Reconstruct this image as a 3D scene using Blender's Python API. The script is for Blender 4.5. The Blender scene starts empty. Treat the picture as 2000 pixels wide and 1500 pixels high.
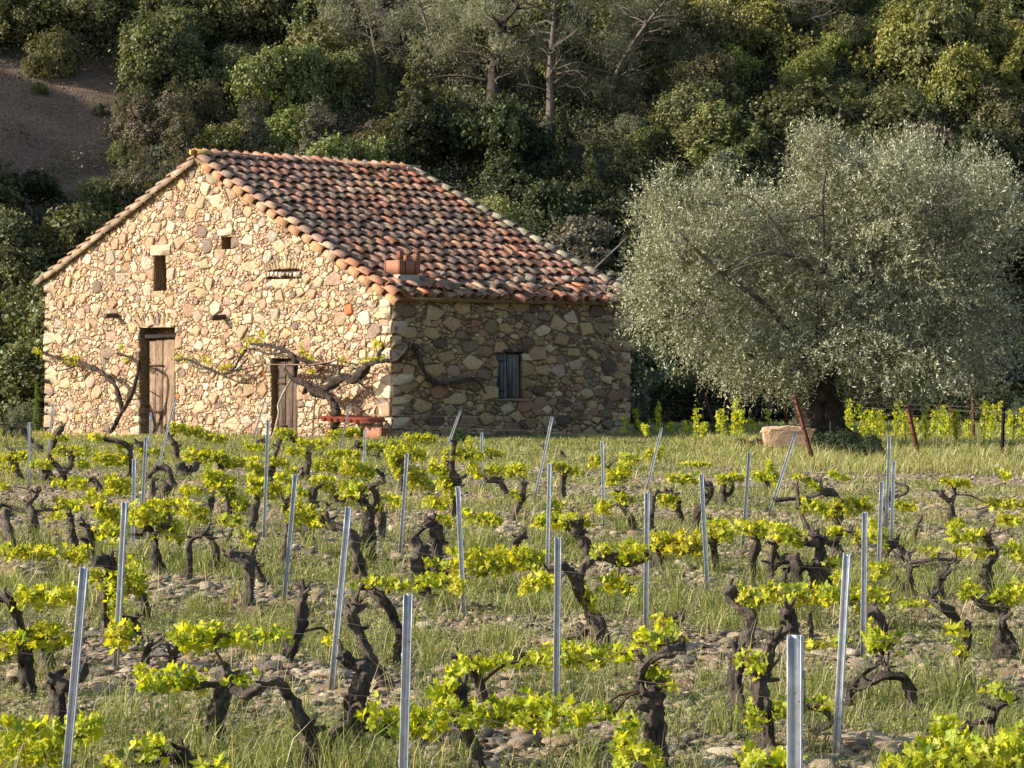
import bpy, math, random
import numpy as np
from math import radians, sin, cos, pi, sqrt
from mathutils import Vector, Matrix

# ------------------------------------------------------------------ camera, light, exposure
S = bpy.context.scene
COL = S.collection
F, HY, CH = 4900.0, 705.0, 1.5          # focal length and horizon in photo pixels, eye height in metres
cam_d = bpy.data.cameras.new('camera'); cam = bpy.data.objects.new('camera', cam_d); COL.objects.link(cam)
cam_d.sensor_width = 36.0; cam_d.lens = 36.0 * F / 2000.0
cam_d.shift_y = -(750.0 - HY) / 2000.0
cam_d.clip_start = 0.3; cam_d.clip_end = 3000
cam.location = (0, 0, CH); cam.rotation_euler = (pi / 2, 0, 0)
S.camera = cam

SUN_AZ = Vector((-0.993, -0.11)); SUN_EL = radians(25.0)
sd = Vector((SUN_AZ.x * cos(SUN_EL), SUN_AZ.y * cos(SUN_EL), sin(SUN_EL))).normalized()
W = bpy.data.worlds.new('World'); S.world = W; W.use_nodes = True
nt = W.node_tree; nt.nodes.clear()
sky = nt.nodes.new('ShaderNodeTexSky'); sky.sky_type = 'NISHITA'; sky.sun_disc = False
sky.sun_elevation = SUN_EL; sky.sun_rotation = math.atan2(sd.x, sd.y)
sky.air_density = 1.0; sky.dust_density = 1.5; sky.ozone_density = 1.0
bg = nt.nodes.new('ShaderNodeBackground'); bg.inputs[1].default_value = 0.12
wo = nt.nodes.new('ShaderNodeOutputWorld')
nt.links.new(sky.outputs[0], bg.inputs[0]); nt.links.new(bg.outputs[0], wo.inputs[0])
sl = bpy.data.lights.new('sun', 'SUN'); sl.energy = 5.0; sl.angle = radians(0.55); sl.color = (1.0, 0.90, 0.75)
so = bpy.data.objects.new('sun', sl); COL.objects.link(so)
so.rotation_euler = sd.to_track_quat('Z', 'Y').to_euler(); so.location = (-30, 20, 40)
S.view_settings.view_transform = 'Standard'; S.view_settings.look = 'None'
S.view_settings.exposure = 0.90; S.view_settings.gamma = 1.0; S.view_settings.use_curve_mapping = False
S.render.engine = 'CYCLES'
S.cycles.max_bounces = 5; S.cycles.diffuse_bounces = 3; S.cycles.transmission_bounces = 3
S.cycles.transparent_max_bounces = 4; S.cycles.glossy_bounces = 2
S.cycles.use_denoising = True

# ------------------------------------------------------------------ helpers
rng = np.random.default_rng(7)
random.seed(11)

def hashn(ix, iy, iz, seed):
    h = (ix * 374761393 + iy * 668265263 + iz * 2147483647 + seed * 974634777) & 0xFFFFFFFF
    h = ((h ^ (h >> 13)) * 1274126177) & 0xFFFFFFFF
    h = (h ^ (h >> 16)) & 0xFFFFFFFF
    return h.astype(np.float64) / 4294967295.0

def vnoise(x, y, z=0.0, seed=0):
    x = np.asarray(x, float); y = np.asarray(y, float); z = np.zeros_like(x) + z
    ix, iy, iz = np.floor(x).astype(np.int64), np.floor(y).astype(np.int64), np.floor(z).astype(np.int64)
    fx, fy, fz = x - ix, y - iy, z - iz
    fx = fx * fx * (3 - 2 * fx); fy = fy * fy * (3 - 2 * fy); fz = fz * fz * (3 - 2 * fz)
    r = 0
    for a in (0, 1):
        for b in (0, 1):
            for c in (0, 1):
                w = (fx if a else 1 - fx) * (fy if b else 1 - fy) * (fz if c else 1 - fz)
                r = r + w * hashn(ix + a, iy + b, iz + c, seed)
    return r * 2 - 1

def fbm(x, y, z=0.0, o=4, seed=0):
    r = 0; a = 0.5; f = 1.0
    for k in range(o):
        r = r + a * vnoise(np.asarray(x) * f, np.asarray(y) * f, np.asarray(z) * f, seed + k * 17)
        a *= 0.5; f *= 2.03
    return r

def new_mesh(name, V, Fc, tint=None, smooth=False, sizes=None):
    """V (n,3); Fc (m,k) array, or flat indices with sizes."""
    me = bpy.data.meshes.new(name)
    V = np.ascontiguousarray(V, np.float32)
    if sizes is None:
        Fc = np.ascontiguousarray(Fc, np.int32); m, k = Fc.shape
        ls = np.arange(m, dtype=np.int32) * k; flat = Fc.ravel()
    else:
        flat = np.ascontiguousarray(Fc, np.int32); sizes = np.asarray(sizes, np.int32); m = len(sizes)
        ls = np.concatenate([[0], np.cumsum(sizes)[:-1]]).astype(np.int32)
    me.vertices.add(len(V)); me.vertices.foreach_set('co', V.ravel())
    me.loops.add(len(flat)); me.loops.foreach_set('vertex_index', flat)
    me.polygons.add(m); me.polygons.foreach_set('loop_start', ls)
    if smooth: me.polygons.foreach_set('use_smooth', np.ones(m, bool))
    if tint is not None:
        a = me.color_attributes.new('tint', 'FLOAT_COLOR', 'POINT')
        t = np.ones((len(V), 4), np.float32); t[:, :3] = tint
        a.data.foreach_set('color', t.ravel())
    me.update(calc_edges=True)
    return me

class MB:
    """collects pieces of one mesh"""
    def __init__(s): s.v = []; s.f = []; s.z = []; s.t = []; s.n = 0
    def add(s, V, faces, tint=(1, 1, 1)):
        V = np.asarray(V, float); s.v.append(V)
        if isinstance(faces, np.ndarray):
            s.f.append((faces + s.n).ravel()); s.z.append(np.full(len(faces), faces.shape[1]))
        else:
            s.f.append(np.array([i + s.n for f in faces for i in f])); s.z.append(np.array([len(f) for f in faces]))
        t = np.empty((len(V), 3)); t[:] = tint; s.t.append(t); s.n += len(V)
    def mesh(s, name, smooth=False):
        return new_mesh(name, np.concatenate(s.v), np.concatenate(s.f), np.concatenate(s.t), smooth, np.concatenate(s.z))

def obj(name, me, mat=None, parent=None, color=None, **kw):
    o = bpy.data.objects.new(name, me); COL.objects.link(o)
    if mat is not None and me is not None and len(me.materials) == 0: me.materials.append(mat)
    if parent is not None: o.parent = parent
    if color is not None: o.color = (*color, 1)
    for k, v in kw.items(): o[k] = v
    return o

def empty(name, loc, label, cat, group=None):
    o = bpy.data.objects.new(name, None); COL.objects.link(o); o.location = loc
    o.empty_display_size = 0.1
    o['label'] = label; o['category'] = cat
    if group: o['group'] = group
    return o

BOXF = np.array([[0, 3, 2, 1], [4, 5, 6, 7], [0, 1, 5, 4], [1, 2, 6, 5], [2, 3, 7, 6], [3, 0, 4, 7]])
def box_pts(o, a, b, c):
    o, a, b, c = map(np.asarray, (o, a, b, c))
    return np.array([o, o + a, o + a + b, o + b, o + c, o + a + c, o + a + b + c, o + b + c], float)

def resample(P, R, step):
    P = np.asarray(P, float); R = np.asarray(R, float)
    if len(P) > 2:      # Catmull-Rom
        Q = np.vstack([2 * P[0] - P[1], P, 2 * P[-1] - P[-2]]); out = []; ro = []
        for i in range(1, len(Q) - 2):
            L = np.linalg.norm(Q[i + 1] - Q[i]); n = max(2, int(L / step))
            for t in np.arange(n) / n:
                out.append(0.5 * (2 * Q[i] + (Q[i + 1] - Q[i - 1]) * t + (2 * Q[i - 1] - 5 * Q[i] + 4 * Q[i + 1] - Q[i + 2]) * t * t + (3 * Q[i] - Q[i - 1] - 3 * Q[i + 1] + Q[i + 2]) * t ** 3))
                ro.append(R[i - 1] * (1 - t) + R[i] * t)
        out.append(P[-1]); ro.append(R[-1])
        return np.array(out), np.array(ro)
    n = max(2, int(np.linalg.norm(P[1] - P[0]) / step)); t = np.linspace(0, 1, n + 1)[:, None]
    return P[0] * (1 - t) + P[1] * t, R[0] * (1 - t[:, 0]) + R[1] * t[:, 0]

def tube(mb, P, R, step=0.03, sides=8, rough=0.0, seed=0, tint=(1, 1, 1), freq=9.0, knob=0.0, groove=0.0, fiber=0.0):
    P, R = resample(P, R, step); n = len(P)
    T = np.gradient(P, axis=0); T /= np.linalg.norm(T, axis=1)[:, None] + 1e-9
    ref = np.array([0.13, 0.97, 0.2]) if abs(T[0][1]) < 0.8 else np.array([1.0, 0.1, 0.1])
    A = np.cross(T, ref); A /= np.linalg.norm(A, axis=1)[:, None] + 1e-9
    B = np.cross(T, A)
    th = np.arange(sides) * 2 * pi / sides
    L = np.concatenate([[0], np.cumsum(np.linalg.norm(np.diff(P, axis=0), axis=1))])
    rr = R[:, None] * np.ones(sides)
    if rough > 0:
        nz = fbm(np.cos(th)[None] * 1.3 + L[:, None] * freq, np.sin(th)[None] * 1.3 + seed * 3.7 + 0 * L[:, None], L[:, None] * freq * .7, 3, seed)
        rr = rr * (1 + rough * nz * 1.6)
    if groove > 0:
        tw = th[None] + L[:, None] * 4.0
        rr = rr * (1 + groove * np.sin(tw * 3 + seed) + groove * .7 * np.sin(tw * 5 + 2 * seed + L[:, None] * 9))
    if fiber > 0:      # stringy bark: ridges that run along the wood and twist
        tw = th[None] + L[:, None] * 3.0; rm = R.mean()
        a_ = vnoise(np.cos(tw) * 4.2 + seed, np.sin(tw) * 4.2, L[:, None] * 14 + 0 * tw, seed + 3); b_ = vnoise(np.cos(tw) * 8 + seed, np.sin(tw) * 8, L[:, None] * 30 + 0 * tw, seed + 9)
        rr = rr * (1 + fiber * (1 - 2.2 * np.abs(a_)) + fiber * .6 * (1 - 2.2 * np.abs(b_)))
    if knob > 0:
        rr = rr * (1 + knob * np.maximum(0, vnoise(L * 7 + seed, L * 0 + seed * 1.3, 0, seed))[:, None] * 2)
    V = P[:, None] + A[:, None] * (np.cos(th)[None, :, None] * rr[..., None]) + B[:, None] * (np.sin(th)[None, :, None] * rr[..., None])
    V = V.reshape(-1, 3); i = np.arange(n - 1)[:, None] * sides; j = np.arange(sides)[None]
    q = np.stack([i + j, i + (j + 1) % sides, i + sides + (j + 1) % sides, i + sides + j], -1).reshape(-1, 4)
    base = len(V); V = np.vstack([V, P[0] - T[0] * R[0] * .3, P[-1] + T[-1] * R[-1] * .5])
    fs = [list(r) for r in q] + [[base, (k + 1) % sides, k] for k in range(sides)] + [[base + 1, (n - 1) * sides + k, (n - 1) * sides + (k + 1) % sides] for k in range(sides)]
    mb.add(V, fs, tint)

def ico(sub=1):
    t = (1 + sqrt(5)) / 2
    v = [(-1, t, 0), (1, t, 0), (-1, -t, 0), (1, -t, 0), (0, -1, t), (0, 1, t), (0, -1, -t), (0, 1, -t), (t, 0, -1), (t, 0, 1), (-t, 0, -1), (-t, 0, 1)]
    f = [(0, 11, 5), (0, 5, 1), (0, 1, 7), (0, 7, 10), (0, 10, 11), (1, 5, 9), (5, 11, 4), (11, 10, 2), (10, 7, 6), (7, 1, 8), (3, 9, 4), (3, 4, 2), (3, 2, 6), (3, 6, 8), (3, 8, 9), (4, 9, 5), (2, 4, 11), (6, 2, 10), (8, 6, 7), (9, 8, 1)]
    v = [np.array(p) / np.linalg.norm(p) for p in v]
    for _ in range(sub):
        c = {}; g = []
        def mid(a, b):
            k = (min(a, b), max(a, b))
            if k not in c:
                m = v[a] + v[b]; v.append(m / np.linalg.norm(m)); c[k] = len(v) - 1
            return c[k]
        for a, b, d in f:
            x, y, z = mid(a, b), mid(b, d), mid(d, a); g += [(a, x, z), (b, y, x), (d, z, y), (x, y, z)]
        f = g
    return np.array(v), np.array(f)
ICO0, ICO1, ICO2 = ico(0), ico(1), ico(2)

def rock_verts(base, seed, flat=0.6, rough=0.35):
    v = base.copy(); s = seed * 1.7
    n = fbm(v[:, 0] * 1.4 + s, v[:, 1] * 1.4, v[:, 2] * 1.4 + s, 3, seed)
    v = v * (1 + rough * n)[:, None]
    r = np.random.default_rng(seed)
    for _ in range(9):      # chop flat facets
        d = r.normal(size=3); d /= np.linalg.norm(d); h = r.uniform(.42, .80)
        k = v @ d; m = k > h; v[m] -= np.outer(k[m] - h, d)
    v[:, 2] *= flat
    return v

# ------------------------------------------------------------------ materials
def lin(*c):
    return tuple(((x / 255) / 12.92 if x / 255 <= .04045 else ((x / 255 + .055) / 1.055) ** 2.4) for x in c)

class NM:
    def __init__(s, name):
        s.m = bpy.data.materials.new(name); s.m.use_nodes = True; s.t = s.m.node_tree; s.t.nodes.clear()
        s.out = s.n('ShaderNodeOutputMaterial')
    def n(s, ty, **kw):
        x = s.t.nodes.new(ty)
        for k, v in kw.items(): setattr(x, k, v)
        return x
    def l(s, a, b): s.t.links.new(a, b)
    def val(s, sock, v):
        if hasattr(v, 'is_linked') or isinstance(v, bpy.types.NodeSocket): s.l(v, sock)
        else: sock.default_value = v
    def noise(s, vec, scale, detail=4, rough=.6, dist=0.0):
        x = s.n('ShaderNodeTexNoise'); x.inputs['Scale'].default_value = scale; x.inputs['Detail'].default_value = detail
        x.inputs['Roughness'].default_value = rough; x.inputs['Distortion'].default_value = dist
        if vec is not None: s.l(vec, x.inputs['Vector'])
        return x.outputs['Fac']
    def vor(s, vec, scale, feat='F1', out='Distance'):
        x = s.n('ShaderNodeTexVoronoi'); x.feature = feat; x.inputs['Scale'].default_value = scale
        if vec is not None: s.l(vec, x.inputs['Vector'])
        return x.outputs[out]
    def ramp(s, fac, stops):
        x = s.n('ShaderNodeValToRGB'); e = x.color_ramp.elements
        while len(e) < len(stops): e.new(.5)
        for i, (p, c) in enumerate(stops):
            e[i].position = p; e[i].color = (*c, 1) if len(c) == 3 else c
        s.l(fac, x.inputs[0]); return x.outputs[0]
    def mix(s, fac, a, b, mode='MIX'):
        x = s.n('ShaderNodeMix'); x.data_type = 'RGBA'; x.blend_type = mode
        s.val(x.inputs[0], fac)
        for sock, v in ((x.inputs[6], a), (x.inputs[7], b)):
            if isinstance(v, tuple): sock.default_value = (*v, 1) if len(v) == 3 else v
            else: s.l(v, sock)
        return x.outputs[2]
    def math(s, op, a, b=0.0, c=0.0):
        x = s.n('ShaderNodeMath'); x.operation = op
        s.val(x.inputs[0], a); s.val(x.inputs[1], b)
        if op in ('MULTIPLY_ADD',): s.val(x.inputs[2], c)
        return x.outputs[0]
    def scale_vec(s, vec, sc):
        x = s.n('ShaderNodeMapping'); x.inputs['Scale'].default_value = sc; s.l(vec, x.inputs['Vector']); return x.outputs[0]
    def bump(s, h, strength, dist, nrm=None):
        x = s.n('ShaderNodeBump'); x.inputs['Strength'].default_value = strength; x.inputs['Distance'].default_value = dist
        s.l(h, x.inputs['Height'])
        if nrm is not None: s.l(nrm, x.inputs['Normal'])
        return x.outputs[0]
    def tc(s, out='Object'): return s.n('ShaderNodeTexCoord').outputs[out]
    def tint(s):
        a = s.n('ShaderNodeAttribute', attribute_name='tint').outputs['Color']
        return s.mix(1.0, a, s.n('ShaderNodeObjectInfo').outputs['Color'], 'MULTIPLY')
    def bsdf(s, col, rough=.8, nrm=None, spec=.3, metal=0.0, transl=None, tfac=.4, sheen=0):
        b = s.n('ShaderNodeBsdfPrincipled')
        s.val(b.inputs['Base Color'], (*col, 1) if isinstance(col, tuple) else col)
        s.val(b.inputs['Roughness'], rough); b.inputs['Metallic'].default_value = metal
        b.inputs['Specular IOR Level'].default_value = spec
        if nrm is not None: s.l(nrm, b.inputs['Normal'])
        o = b.outputs[0]
        if transl is not None:
            t = s.n('ShaderNodeBsdfTranslucent'); s.val(t.inputs[0], (*transl, 1) if isinstance(transl, tuple) else transl)
            mx = s.n('ShaderNodeMixShader'); mx.inputs[0].default_value = tfac
            s.l(b.outputs[0], mx.inputs[1]); s.l(t.outputs[0], mx.inputs[2]); o = mx.outputs[0]
        s.l(o, s.out.inputs[0]); return s.m

def leaf_mat(name, tf=.45, rough=.5, tmul=(1.25, 1.2, .5), spec=.3):
    M = NM(name); c = M.tint()
    n = M.noise(M.tc('Object'), 60, 2); c2 = M.mix(1.0, c, M.ramp(n, [(.3, (.8, .8, .8)), (.7, (1.15, 1.15, 1.15))]), 'MULTIPLY')
    return M.bsdf(c2, rough, spec=spec, transl=M.mix(1.0, c2, tmul, 'MULTIPLY'), tfac=tf)
M_leaf = leaf_mat('vine_leaf', .52, .45, (1.5, 1.35, .35))
M_fol = leaf_mat('shrub_foliage', .25, .55, (1.2, 1.2, .6), .25)
M_olive = leaf_mat('olive_foliage', .2, .62, (1.1, 1.1, .7), .18)
M_grass = leaf_mat('grass_blades', .4, .6, (1.2, 1.1, .5), .2)

def bark_mat(name, c1, c2, sc=1.0):
    M = NM(name); o = M.tc('Object')
    v = M.scale_vec(o, (110 * sc, 110 * sc, 22 * sc)); n = M.ramp(M.noise(v, 1.0, 5, .7, .6), [(.36, (0, 0, 0)), (.62, (1, 1, 1))]); n2 = M.noise(o, 9 * sc, 4)
    c = M.mix(n, c1, c2); c = M.mix(M.ramp(n2, [(.35, (0, 0, 0)), (.7, (1, 1, 1))]), c, M.mix(.5, c, (.5, .42, .34), 'MIX'))
    c = M.mix(1.0, c, M.tint(), 'MULTIPLY')
    return M.bsdf(c, .9, M.bump(n, 1.0, .02 / sc), .15)
M_bark = bark_mat('vine_bark', (.010, .008, .007), (.19, .15, .125))
M_cane = bark_mat('vine_cane', (.10, .06, .035), (.20, .13, .08))
M_obark = bark_mat('olive_bark', (.05, .042, .036), (.16, .135, .11), .6)
M_tbark = bark_mat('tree_bark', (.09, .08, .07), (.30, .27, .24), .4)

def stone_mat(name='wall_stone', dirt=.35):
    M = NM(name); o = M.tc('Object'); t = M.tint()
    n1 = M.noise(o, 14, 6, .7); n2 = M.noise(o, 55, 4, .7); n3 = M.noise(M.scale_vec(o, (20, 20, 60)), 1.0, 4, .6, .5)
    c = M.mix(1.0, t, M.ramp(n1, [(.28, (.66, .58, .50)), (.5, (1, 1, 1)), (.72, (1.12, 1.08, 1.0))]), 'MULTIPLY')
    c = M.mix(1.0, c, M.ramp(n3, [(.3, (.78, .74, .7)), (.55, (1.06, 1.04, 1.0))]), 'MULTIPLY')
    c = M.mix(M.ramp(n2, [(.56, (0, 0, 0)), (.72, (dirt, dirt, dirt))]), c, (.12, .085, .06))
    h = M.math('ADD', M.math('MULTIPLY', n1, 1.0), M.math('MULTIPLY', n2, .35))
    return M.bsdf(c, .92, M.bump(h, 1.0, .05), .15)
M_stone = stone_mat()
def mortar(name, a, b):
    M = NM(name); o = M.tc('Object'); n1 = M.noise(o, 6, 6, .7); n2 = M.noise(o, 45, 5, .7); v = M.vor(o, 38)
    c = M.mix(M.ramp(n1, [(.35, (0, 0, 0)), (.65, (1, 1, 1))]), a, b)
    c = M.mix(1.0, c, M.ramp(n2, [(.3, (.55, .5, .45)), (.55, (1, 1, 1)), (.75, (1.2, 1.15, 1.05))]), 'MULTIPLY')
    c = M.mix(1.0, c, M.ramp(v, [(.0, (1.15, 1.1, 1.0)), (.5, (.8, .78, .75))]), 'MULTIPLY')
    h = M.math('ADD', n2, M.math('MULTIPLY', M.math('SUBTRACT', 1.0, v), .8))
    return M.bsdf(c, .95, M.bump(h, 1.0, .07), .1)
M_mortar = mortar('wall_mortar', (.42, .295, .18), (.54, .40, .25))
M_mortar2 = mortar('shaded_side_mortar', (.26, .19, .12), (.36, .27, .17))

def tile_mat():
    M = NM('roof_tile'); o = M.tc('Object'); oi = M.n('ShaderNodeObjectInfo')
    off = M.n('ShaderNodeVectorMath'); off.operation = 'ADD'; M.l(o, off.inputs[0])
    sc = M.n('ShaderNodeVectorMath'); sc.operation = 'SCALE'; sc.inputs[0].default_value = (17, 31, 11); M.l(oi.outputs['Random'], sc.inputs['Scale'])
    M.l(sc.outputs[0], off.inputs[1]); v = off.outputs[0]
    n1 = M.noise(v, 9, 5, .65); n2 = M.noise(v, 38, 5, .75); n3 = M.noise(v, 4, 3)
    c = M.tint(); c = M.mix(1.0, c, M.ramp(n1, [(.3, (.7, .66, .62)), (.6, (1.1, 1.05, 1.0))]), 'MULTIPLY')
    lich = M.ramp(M.math('ADD', n2, M.math('MULTIPLY', n3, .45)), [(.73, (0, 0, 0)), (.88, (.7, .7, .7))])
    c = M.mix(lich, c, (.30, .28, .23))
    blk = M.ramp(M.math('ADD', n1, M.math('MULTIPLY', n2, .4)), [(.42, (.75, .75, .75)), (.62, (0, 0, 0))])
    c = M.mix(blk, c, (.06, .05, .045))
    return M.bsdf(c, .9, M.bump(n2, .7, .02), .15)
M_tile = tile_mat()

def wood_mat(name, a, b, sc=(70, 70, 3)):
    M = NM(name); o = M.tc('Object'); n = M.noise(M.scale_vec(o, sc), 1.0, 6, .7, .4); n2 = M.noise(o, 5, 4)
    c = M.mix(M.ramp(n, [(.3, (0, 0, 0)), (.65, (1, 1, 1))]), a, b)
    c = M.mix(1.0, c, M.ramp(n2, [(.3, (.6, .58, .56)), (.65, (1.1, 1.1, 1.1))]), 'MULTIPLY'); c = M.mix(1.0, c, M.tint(), 'MULTIPLY')
    return M.bsdf(c, .85, M.bump(n, .9, .012), .2)
M_wood = wood_mat('weathered_wood', (.09, .065, .048), (.30, .225, .165))
M_dwood = wood_mat('dark_wood', (.035, .026, .022), (.12, .09, .07))
M_bwood = wood_mat('blue_grey_wood', (.07, .068, .066), (.20, .20, .19))
M_cwood = wood_mat('charred_wood', (.008, .007, .006), (.06, .05, .045), (20, 20, 20))
def plain(name, c, rough=.7, spec=.3, metal=0.0, nz=.3, sc=30, bump=.3):
    M = NM(name); o = M.tc('Object'); n = M.noise(o, sc, 5, .7)
    lo = 1 - nz; hi = 1 + nz
    col = M.mix(1.0, M.mix(1.0, (1, 1, 1), M.ramp(n, [(.3, (lo, lo, lo)), (.7, (hi, hi, hi))]), 'MULTIPLY'), c, 'MULTIPLY')
    col = M.mix(1.0, col, M.tint(), 'MULTIPLY')
    return M.bsdf(col, rough, M.bump(n, bump, .004), spec, metal)
def galv_mat():
    M = NM('galvanised_steel'); o = M.tc('Object'); n = M.noise(o, 22, 5, .7); n2 = M.noise(o, 70, 3, .6); z = M.n('ShaderNodeSeparateXYZ'); M.l(o, z.inputs[0])
    c = M.ramp(n, [(.3, (.36, .39, .42)), (.7, (.60, .62, .64))])
    dirt = M.math('SUBTRACT', M.math('ADD', n, M.math('MULTIPLY', n2, .5)), M.math('MULTIPLY', z.outputs[2], 1.6))
    c = M.mix(M.ramp(dirt, [(.42, (0, 0, 0)), (.75, (.85, .85, .85))]), c, (.22, .16, .11))
    c = M.mix(M.ramp(n2, [(.66, (0, 0, 0)), (.74, (.7, .7, .7))]), c, (.20, .13, .09)); c = M.mix(1.0, c, M.tint(), 'MULTIPLY')
    return M.bsdf(c, .52, M.bump(n, .2, .003), .5, .3)
M_galv = galv_mat()
M_rust = plain('rusty_steel', (.11, .045, .028), .9, .2, 0, .5, 40, .6)
M_wire = plain('wire_steel', (.075, .06, .05), .75, .15, 0, .1)
M_brick = plain('hollow_brick', (.34, .15, .095), .8, .2, 0, .25, 30, .4)
M_dark = plain('dark_interior', (.012, .010, .009), .95, .05)
M_rock = stone_mat('field_rock', .2)

def ground_mat():
    M = NM('vineyard_soil'); o = M.tc('Object')
    sx = M.n('ShaderNodeSeparateXYZ'); M.l(o, sx.inputs[0])
    a = M.n('ShaderNodeAttribute', attribute_name='tint').outputs['Color']
    n1 = M.noise(o, 1.3, 6, .65); n2 = M.noise(o, 9, 6, .7); n3 = M.noise(o, 45, 4, .7); v = M.vor(o, 22); v2 = M.vor(o, 60)
    c = M.mix(1.0, a, M.ramp(n2, [(.3, (.62, .58, .52)), (.5, (.95, .95, .95)), (.7, (1.3, 1.25, 1.2))]), 'MULTIPLY')
    cc = M.n('ShaderNodeTexVoronoi'); cc.inputs['Scale'].default_value = 26; M.l(o, cc.inputs['Vector'])
    bw = M.n('ShaderNodeRGBToBW'); M.l(cc.outputs['Color'], bw.inputs[0])
    c = M.mix(1.0, c, M.ramp(bw.outputs[0], [(.2, (.6, .58, .56)), (.5, (1, 1, 1)), (.85, (1.35, 1.3, 1.25))]), 'MULTIPLY')
    h = M.math('ADD', M.math('MULTIPLY', M.math('SUBTRACT', 1.0, v), 1.0), M.math('ADD', M.math('MULTIPLY', n3, .5), M.math('MULTIPLY', n2, 1.2)))
    return M.bsdf(c, .95, M.bump(h, 1.0, .05), .1)
M_ground = ground_mat()
# ------------------------------------------------------------------ terrain
def smooth(a, b, x): t = np.clip((x - a) / (b - a), 0, 1); return t * t * (3 - 2 * t)
def H(x, y):
    x = np.asarray(x, float); y = np.asarray(y, float)
    z = -0.14 * smooth(-5, -9, x) * smooth(44, 54, y)
    z = z + 0.10 * fbm(x * .12, y * .12, 0, 3, 5) * smooth(5, 15, y) * (1 - smooth(33, 42, y) * .8)
    y0 = 61.5 + 1.2 * vnoise(x * .11, y * 0, 0, 3) + np.where(x > 6, (x - 6) * .10, 0) + np.where(x < -7, (x + 7) * .15, 0)
    t = np.maximum(0, y - y0); R = 46 + 6 * vnoise(x * .02, x * 0, 0, 9)
    z = z + R * (1 - np.exp(-t * 0.72 / R)) * (1 + .06 * fbm(x * .1, y * .1, 0, 3, 21)) * smooth(0, 3, t)
    rk = ((x + 50) / 17.0) ** 2 + ((y - 68) / 10.5) ** 2  # spur out of view on the left, shaped to shade the lower slope
    z = z + 15 * np.exp(-rk ** 2)
    return z
def axis(dense0, dense1, step, lo, hi, g=1.18):
    a = list(np.arange(dense0, dense1 + step * .5, step)); s = step
    while a[-1] < hi: s = min(s * g, 30); a.append(a[-1] + s)
    s = step; b = [dense0]
    while b[-1] > lo: s = min(s * g, 30); b.append(b[-1] - s)
    return np.array(b[:0:-1] + a)
gx = axis(-11, 11, .11, -500, 500); gy = np.concatenate([axis(7, 46, .11, -120, 60), np.arange(60.3, 86, .3), axis(86.3, 86.6, .3, 86.3, 900)])
X, Y = np.meshgrid(gx, gy); Z = H(X, Y)
near = smooth(6, 9, Y) * (1 - smooth(44, 62, Y))
ROWDIR = np.array([-.682, .731]); ROWN = np.array([.731, .682])
def rowq(x, y): return x * .731 + y * .682
def rowphase(x, y):     # 1 on a vine row, 0 midway between rows
    q = rowq(x, y); return .5 + .5 * np.cos((q - 7.3) / 2.62 * 2 * pi)
def stony(x, y):
    s = .34 + .52 * rowphase(x, y) + .75 * fbm(x * .55, y * .55, 0, 4, 31)
    s = s - .5 * smooth(33, 38, y) + .55 * smooth(2.5, 4.5, x) * smooth(31, 33, y) * (1 - smooth(37, 39, y))
    return np.clip(s, 0, 1)
Zm = Z + near * (.018 * fbm(X * 2.2, Y * 2.2, 0, 4, 2) + .035 * (rowphase(X, Y) - .5) * (Y < 36) + .02 * np.abs(fbm(X * 5, Y * 5, 0, 3, 8)))
Zm = Zm + (1 - near) * (.30 * fbm(X * .5, Y * .5, 0, 4, 4) + .28 * np.abs(fbm(X * 1.3, Y * 1.9, 0, 4, 14))) * smooth(60, 64, Y)
ST = stony(X, Y)
soil = np.array([.27, .20, .14]); gravel = np.array([.42, .345, .265]); turf = np.array([.21, .21, .085]); hillc = np.array([.145, .108, .080])
k = smooth(.35, .7, ST)[..., None]; tc = turf * (1 - k) + gravel * k
k2 = smooth(-.1, .3, fbm(X * .8, Y * .8, 0, 3, 77))[..., None]; tc = tc * (1 - .45 * k2) + soil * .45 * k2
kh = smooth(55, 62, Y)[..., None]; tc = tc * (1 - kh) + hillc * kh * (1.25 + .7 * fbm(X * .5, Y * 1.1, 0, 5, 12))[..., None]
PXh = 1000 + X / np.maximum(Y, 1) * F; PYh = HY - (Z - CH) / np.maximum(Y, 1) * F
bare = (PXh < 270) & (PYh > 120) & (PYh < 430 + (PXh - 100) * .3)
ms_ = (smooth(58, 63, Y) * (1 - bare))[..., None]; tc = tc * (1 - ms_) + np.array([.060, .056, .034]) * ms_
n_x = len(gx); n_y = len(gy)
ii = (np.arange(n_y - 1)[:, None] * n_x + np.arange(n_x - 1)[None]).ravel()
g_me = new_mesh('ground', np.stack([X, Y, Zm], -1).reshape(-1, 3), np.stack([ii, ii + 1, ii + n_x + 1, ii + n_x], -1), tc.reshape(-1, 3), True)
obj('ground', g_me, M_ground, kind='structure')
def HN(x, y):       # surface with the fine relief, for planting
    x = np.asarray(x, float); y = np.asarray(y, float); nr = smooth(6, 9, y) * (1 - smooth(44, 62, y))
    return H(x, y) + nr * (.018 * fbm(x * 2.2, y * 2.2, 0, 4, 2) + .035 * (rowphase(x, y) - .5) * (y < 36) + .02 * np.abs(fbm(x * 5, y * 5, 0, 3, 8)))

def depth_at(py): return CH * F / max(py - HY, 12.0)      # level ground under a photo row
def P3(px, py, d): return np.array([(px - 1000) / F * d, d, CH - (py - HY) / F * d])

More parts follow.
